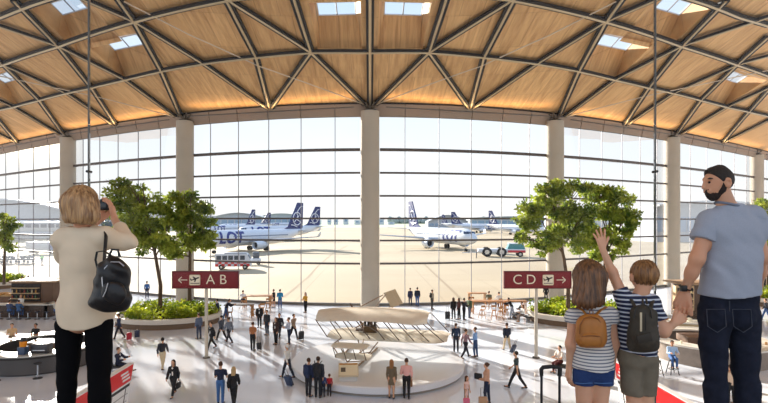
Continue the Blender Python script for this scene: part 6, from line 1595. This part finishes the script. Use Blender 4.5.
wl = [cap(wl1, wk1, .072, .044), cap(wk1, wn1, .046, .034), cap(wl2, wk2, .068, .046), cap(wk2, wn2, .048, .032), cap(wn1, wn1 + [0, .12, -.04], .034), cap(wn2, wn2 + [0, .12, -.04], .034)]
cam_c = M_(104.5, 205.5, .40)
hW = hand(wwr2, nz3([-.28, .12, 1]), [-1, .1, -.1], [-.2, .3, .5], .98, fist=(14, 26, 22), spread=4, thumb=(45, 10)); hW1 = hand(wwr1, nz3([.5, .05, .6]), [.1, .0, 1], [-.3, -.3, .6], .95, fist=(20, 30, 25), spread=3)
sdf_obj('body', [dict(prims=wt + wa1 + wa2 + wl, h=H1, k=.03), dict(prims=whead, h=.006, k=.018), dict(prims=wa2[1:] + hW, h=H2, k=.007), dict(prims=wa1[1:] + hW1, h=H2, k=.007)], SK, wom, WO)
whp = [ell(wh + [0, -.004, .012], (.092, .104, .106)), cap(wh + [-.04, -.045, 0], M_(75, 217, -.06), .066, .062, ((0, 1, 0), .85)), cap(wh + [.040, -.045, 0], M_(89, 216, -.06), .064, .058, ((0, 1, 0), .85)), cap(wh + [-.074, 0, -.01], M_(67.2, 218, -.01), .026, .026), cap(wh + [.074, 0, -.01], M_(96.3, 217, .0), .026, .024), cap(wh + [0, -.07, 0], M_(82, 216, -.07), .066, .060, ((0, 1, 0), .8))]
sdf_obj('hair', [dict(prims=whp, h=.0055, k=.03, cuts=[lambda G: (G[..., 1] - wh[1] - .05) - np.maximum(0, G[..., 2] - wh[2] - .055), lambda G: (M_(0, 223.5)[2] + .004 * np.sin(G[..., 0] * 120) - (G[..., 0] - wh[0]) * .06) - G[..., 2]], disp=hair_disp(wh, .004, 44))], hair_mat((124, 88, 58), (206, 164, 116), 55), wom, WO)
CRM = mat((232, 212, 184), .9, noise=.04, nscale=8)
f2 = nz3(wwr2 - wel2); cuff = wel2 * .38 + wwr2 * .62
wbl = [cap(M_(82, 233), w1, .050, .056), cap(M_(85, 233), w2, .050, .056), cap(M_(82, 252), M_(80.5, 272), .122, .118, ((0, 1, 0), .68)), cap(M_(80.5, 272), M_(85, 312), .118, .152, ((0, 1, 0), .76)), cap(M_(85, 306), M_(86, 325), .152, .142, ((0, 1, 0), .84)),
       cap(w2, wel2, .052, .048), cap(wel2, wel2 * .45 + wwr2 * .55, .050, .044), cap(w1, wel1, .054, .050), cap(wel1, wel1 * .5 + wwr1 * .5, .056, .046)]
sdf_obj('blouse', [dict(prims=wbl, h=.007, k=.035, off=.006, disp=folds((.75, .1, .66), (.6, 0, -.8), .0055, 34, 3.1),
        cuts=[lambda G: (M_(0, 327)[2] + 1.9 * (G[..., 0] - M_(87, 0)[0]) ** 2) - G[..., 2], lambda G: np.minimum(G[..., 2] - M_(0, 227)[2], .07 - np.abs(G[..., 0] - wh[0])), lambda G: np.minimum((G - cuff) @ f2, .12 - np.linalg.norm(G - cuff, axis=-1))])], CRM, wom, WO)
LEG = mat((12, 12, 15), .9, spec=.12)
sdf_obj('leggings', [dict(prims=[cap(M_(79, 312), M_(90, 312), .112, flat=((0, 1, 0), .92)), cap(wl1, wk1, .076, .048), cap(wk1, wn1, .050, .040), cap(wl2, wk2, .078, .058), cap(wk2, wn2, .060, .042)], h=.007, k=.008, off=.004, disp=folds((0, 0, 1), (1, 0, 0), .0025, 30, .3))], LEG, wom, WO)
for a in (wn1, wn2): sdf_obj('shoe', [dict(prims=[cap(a + [0, -.04, -.045], a + [0, .14, -.05], .038, .034)], h=.012, k=.02, cuts=[lambda G: GZ - G[..., 2]])], mat((40, 38, 38), .6), wom, WO)
cm = thing('camera', 'small black camera held up by the blonde woman', 'camera', Vector(cam_c)); CB = mat((22, 22, 24), .4)
MB().box((0, 0, 0), (.088, .04, .066), .008).build('camera_body', CB, cm, angle=50); MB().cyl((-.008, .02, -.002), (-.008, .075, -.002), .029, .027, 24).build('lens', mat((14, 14, 16), .2), cm)
MB().box((-.008, 0, .036), (.03, .034, .018), .005).build('viewfinder', CB, cm); MB().box((0, -.021, -.004), (.052, .003, .040), .002).build('camera_screen', mat((50, 56, 64), .1), cm)
# her black backpack hanging from the right shoulder
VO = Vector(M_(110, 288, -.16)); wb = thing('backpack', 'black nylon backpack with silver zips hanging from the right shoulder of the woman', 'backpack', VO); BLN = mat((20, 20, 24), .42, bump=.2, nscale=30)
U = lambda px, py, dy=0: M_(px, py, -.16 + dy) - A(VO)
sdf_obj('bag', [dict(prims=[cap(U(113, 270), U(110, 293), .088, .106, ((0, 1, 0), .75)), cap(U(98, 300), U(120, 303), .050, .052, ((0, 1, 0), .9)), cap(U(121, 285), U(124, 298), .040)], h=.007, k=.035, disp=folds((.3, 0, .9), (.9, 0, -.3), .006, 40, 4.0))], BLN, wb)
sdf_obj('front_pocket', [dict(prims=[cap(U(111, 292, -.075), U(117, 294, -.075), .060, flat=((0, 1, 0), .5))], h=.006, k=.03, disp=folds((.3, 0, .9), (.9, 0, -.3), .004, 46, 2.0))], BLN, wb)
ZP = mat((190, 190, 194), .3, .8)
MB().tube([Vector(U(*v)) for v in ((103, 290, -.075), (102, 278, -.07), (105, 268, -.06), (111, 262, -.055), (119, 262, -.05), (124, 266, -.04))], .0035, 8).build('zip', ZP, wb)
MB().tube([Vector(U(*v)) for v in ((108, 283, -.105), (106, 291, -.11), (103, 297, -.105))], .003, 6).build('zip_pull', ZP, wb)
MB().tube([Vector(U(*v)) for v in ((97, 298, -.05), (98, 304, -.055), (100, 308, -.05))], .0045, 6).build('buckle', ZP, wb)
MB().tube([Vector(U(*v)) for v in ((104, 268, .04), (105, 250, .05), (106, 236, .09), (105, 227.5, .16), (103, 233, .28), (102, 250, .30))], .018, 10, flat=.3).build('shoulder_strap', BLN, wb)
MB().tube([Vector(U(*v)) for v in ((112, 256, .0), (104, 251, .01), (97, 252, .02), (95.5, 260, .01), (98, 270, .0), (100, 282, .0))], .010, 8, flat=.4).build('loose_strap', BLN, wb)
MB().tube([Vector(U(*v)) for v in ((109, 256, .0), (112, 249.5, .0), (118, 250, .0), (120, 257, .0))], .007, 8).build('grab_handle', BLN, wb)

# ---------------------------------------------------------------- pull-along case in front of the girl
SY = 2.95
so = Vector(((551 - CX) * SY / FP, SY, GZ)); su = thing('suitcase', 'black pull-along suitcase with raised handle left of the girl', 'suitcase', so)
Sx = lambda px, py: Vector(((px - 551) * SY / FP, 0, CH - (py - CY) * SY / FP - GZ))
for px in (541.5, 559.5): MB().cyl(Sx(px, 440), Sx(px, 371), .0075, seg=14).build('handle_tube', mat((50, 50, 54), .35, .6), su)
MB().tube([Sx(541.5, 376), Sx(541.3, 369.5), Sx(543, 367.3), Sx(551, 366.6), Sx(558, 367.0), Sx(560, 369), Sx(559.5, 376)], [.011, .012, .0125, .0115, .0125, .0135, .012], 12).build('grip', mat((24, 24, 26), .6), su)
MB().box((0, -.02, .22), (.32, .22, .36), .04, seg=3).build('shell', mat((34, 36, 42), .5), su, angle=50)
for x in (-.11, .11):
    for y in (-.08, .06): MB().cyl((x - .012, y, .025), (x + .012, y, .025), .025, seg=14).build('wheel', TYRE, su)
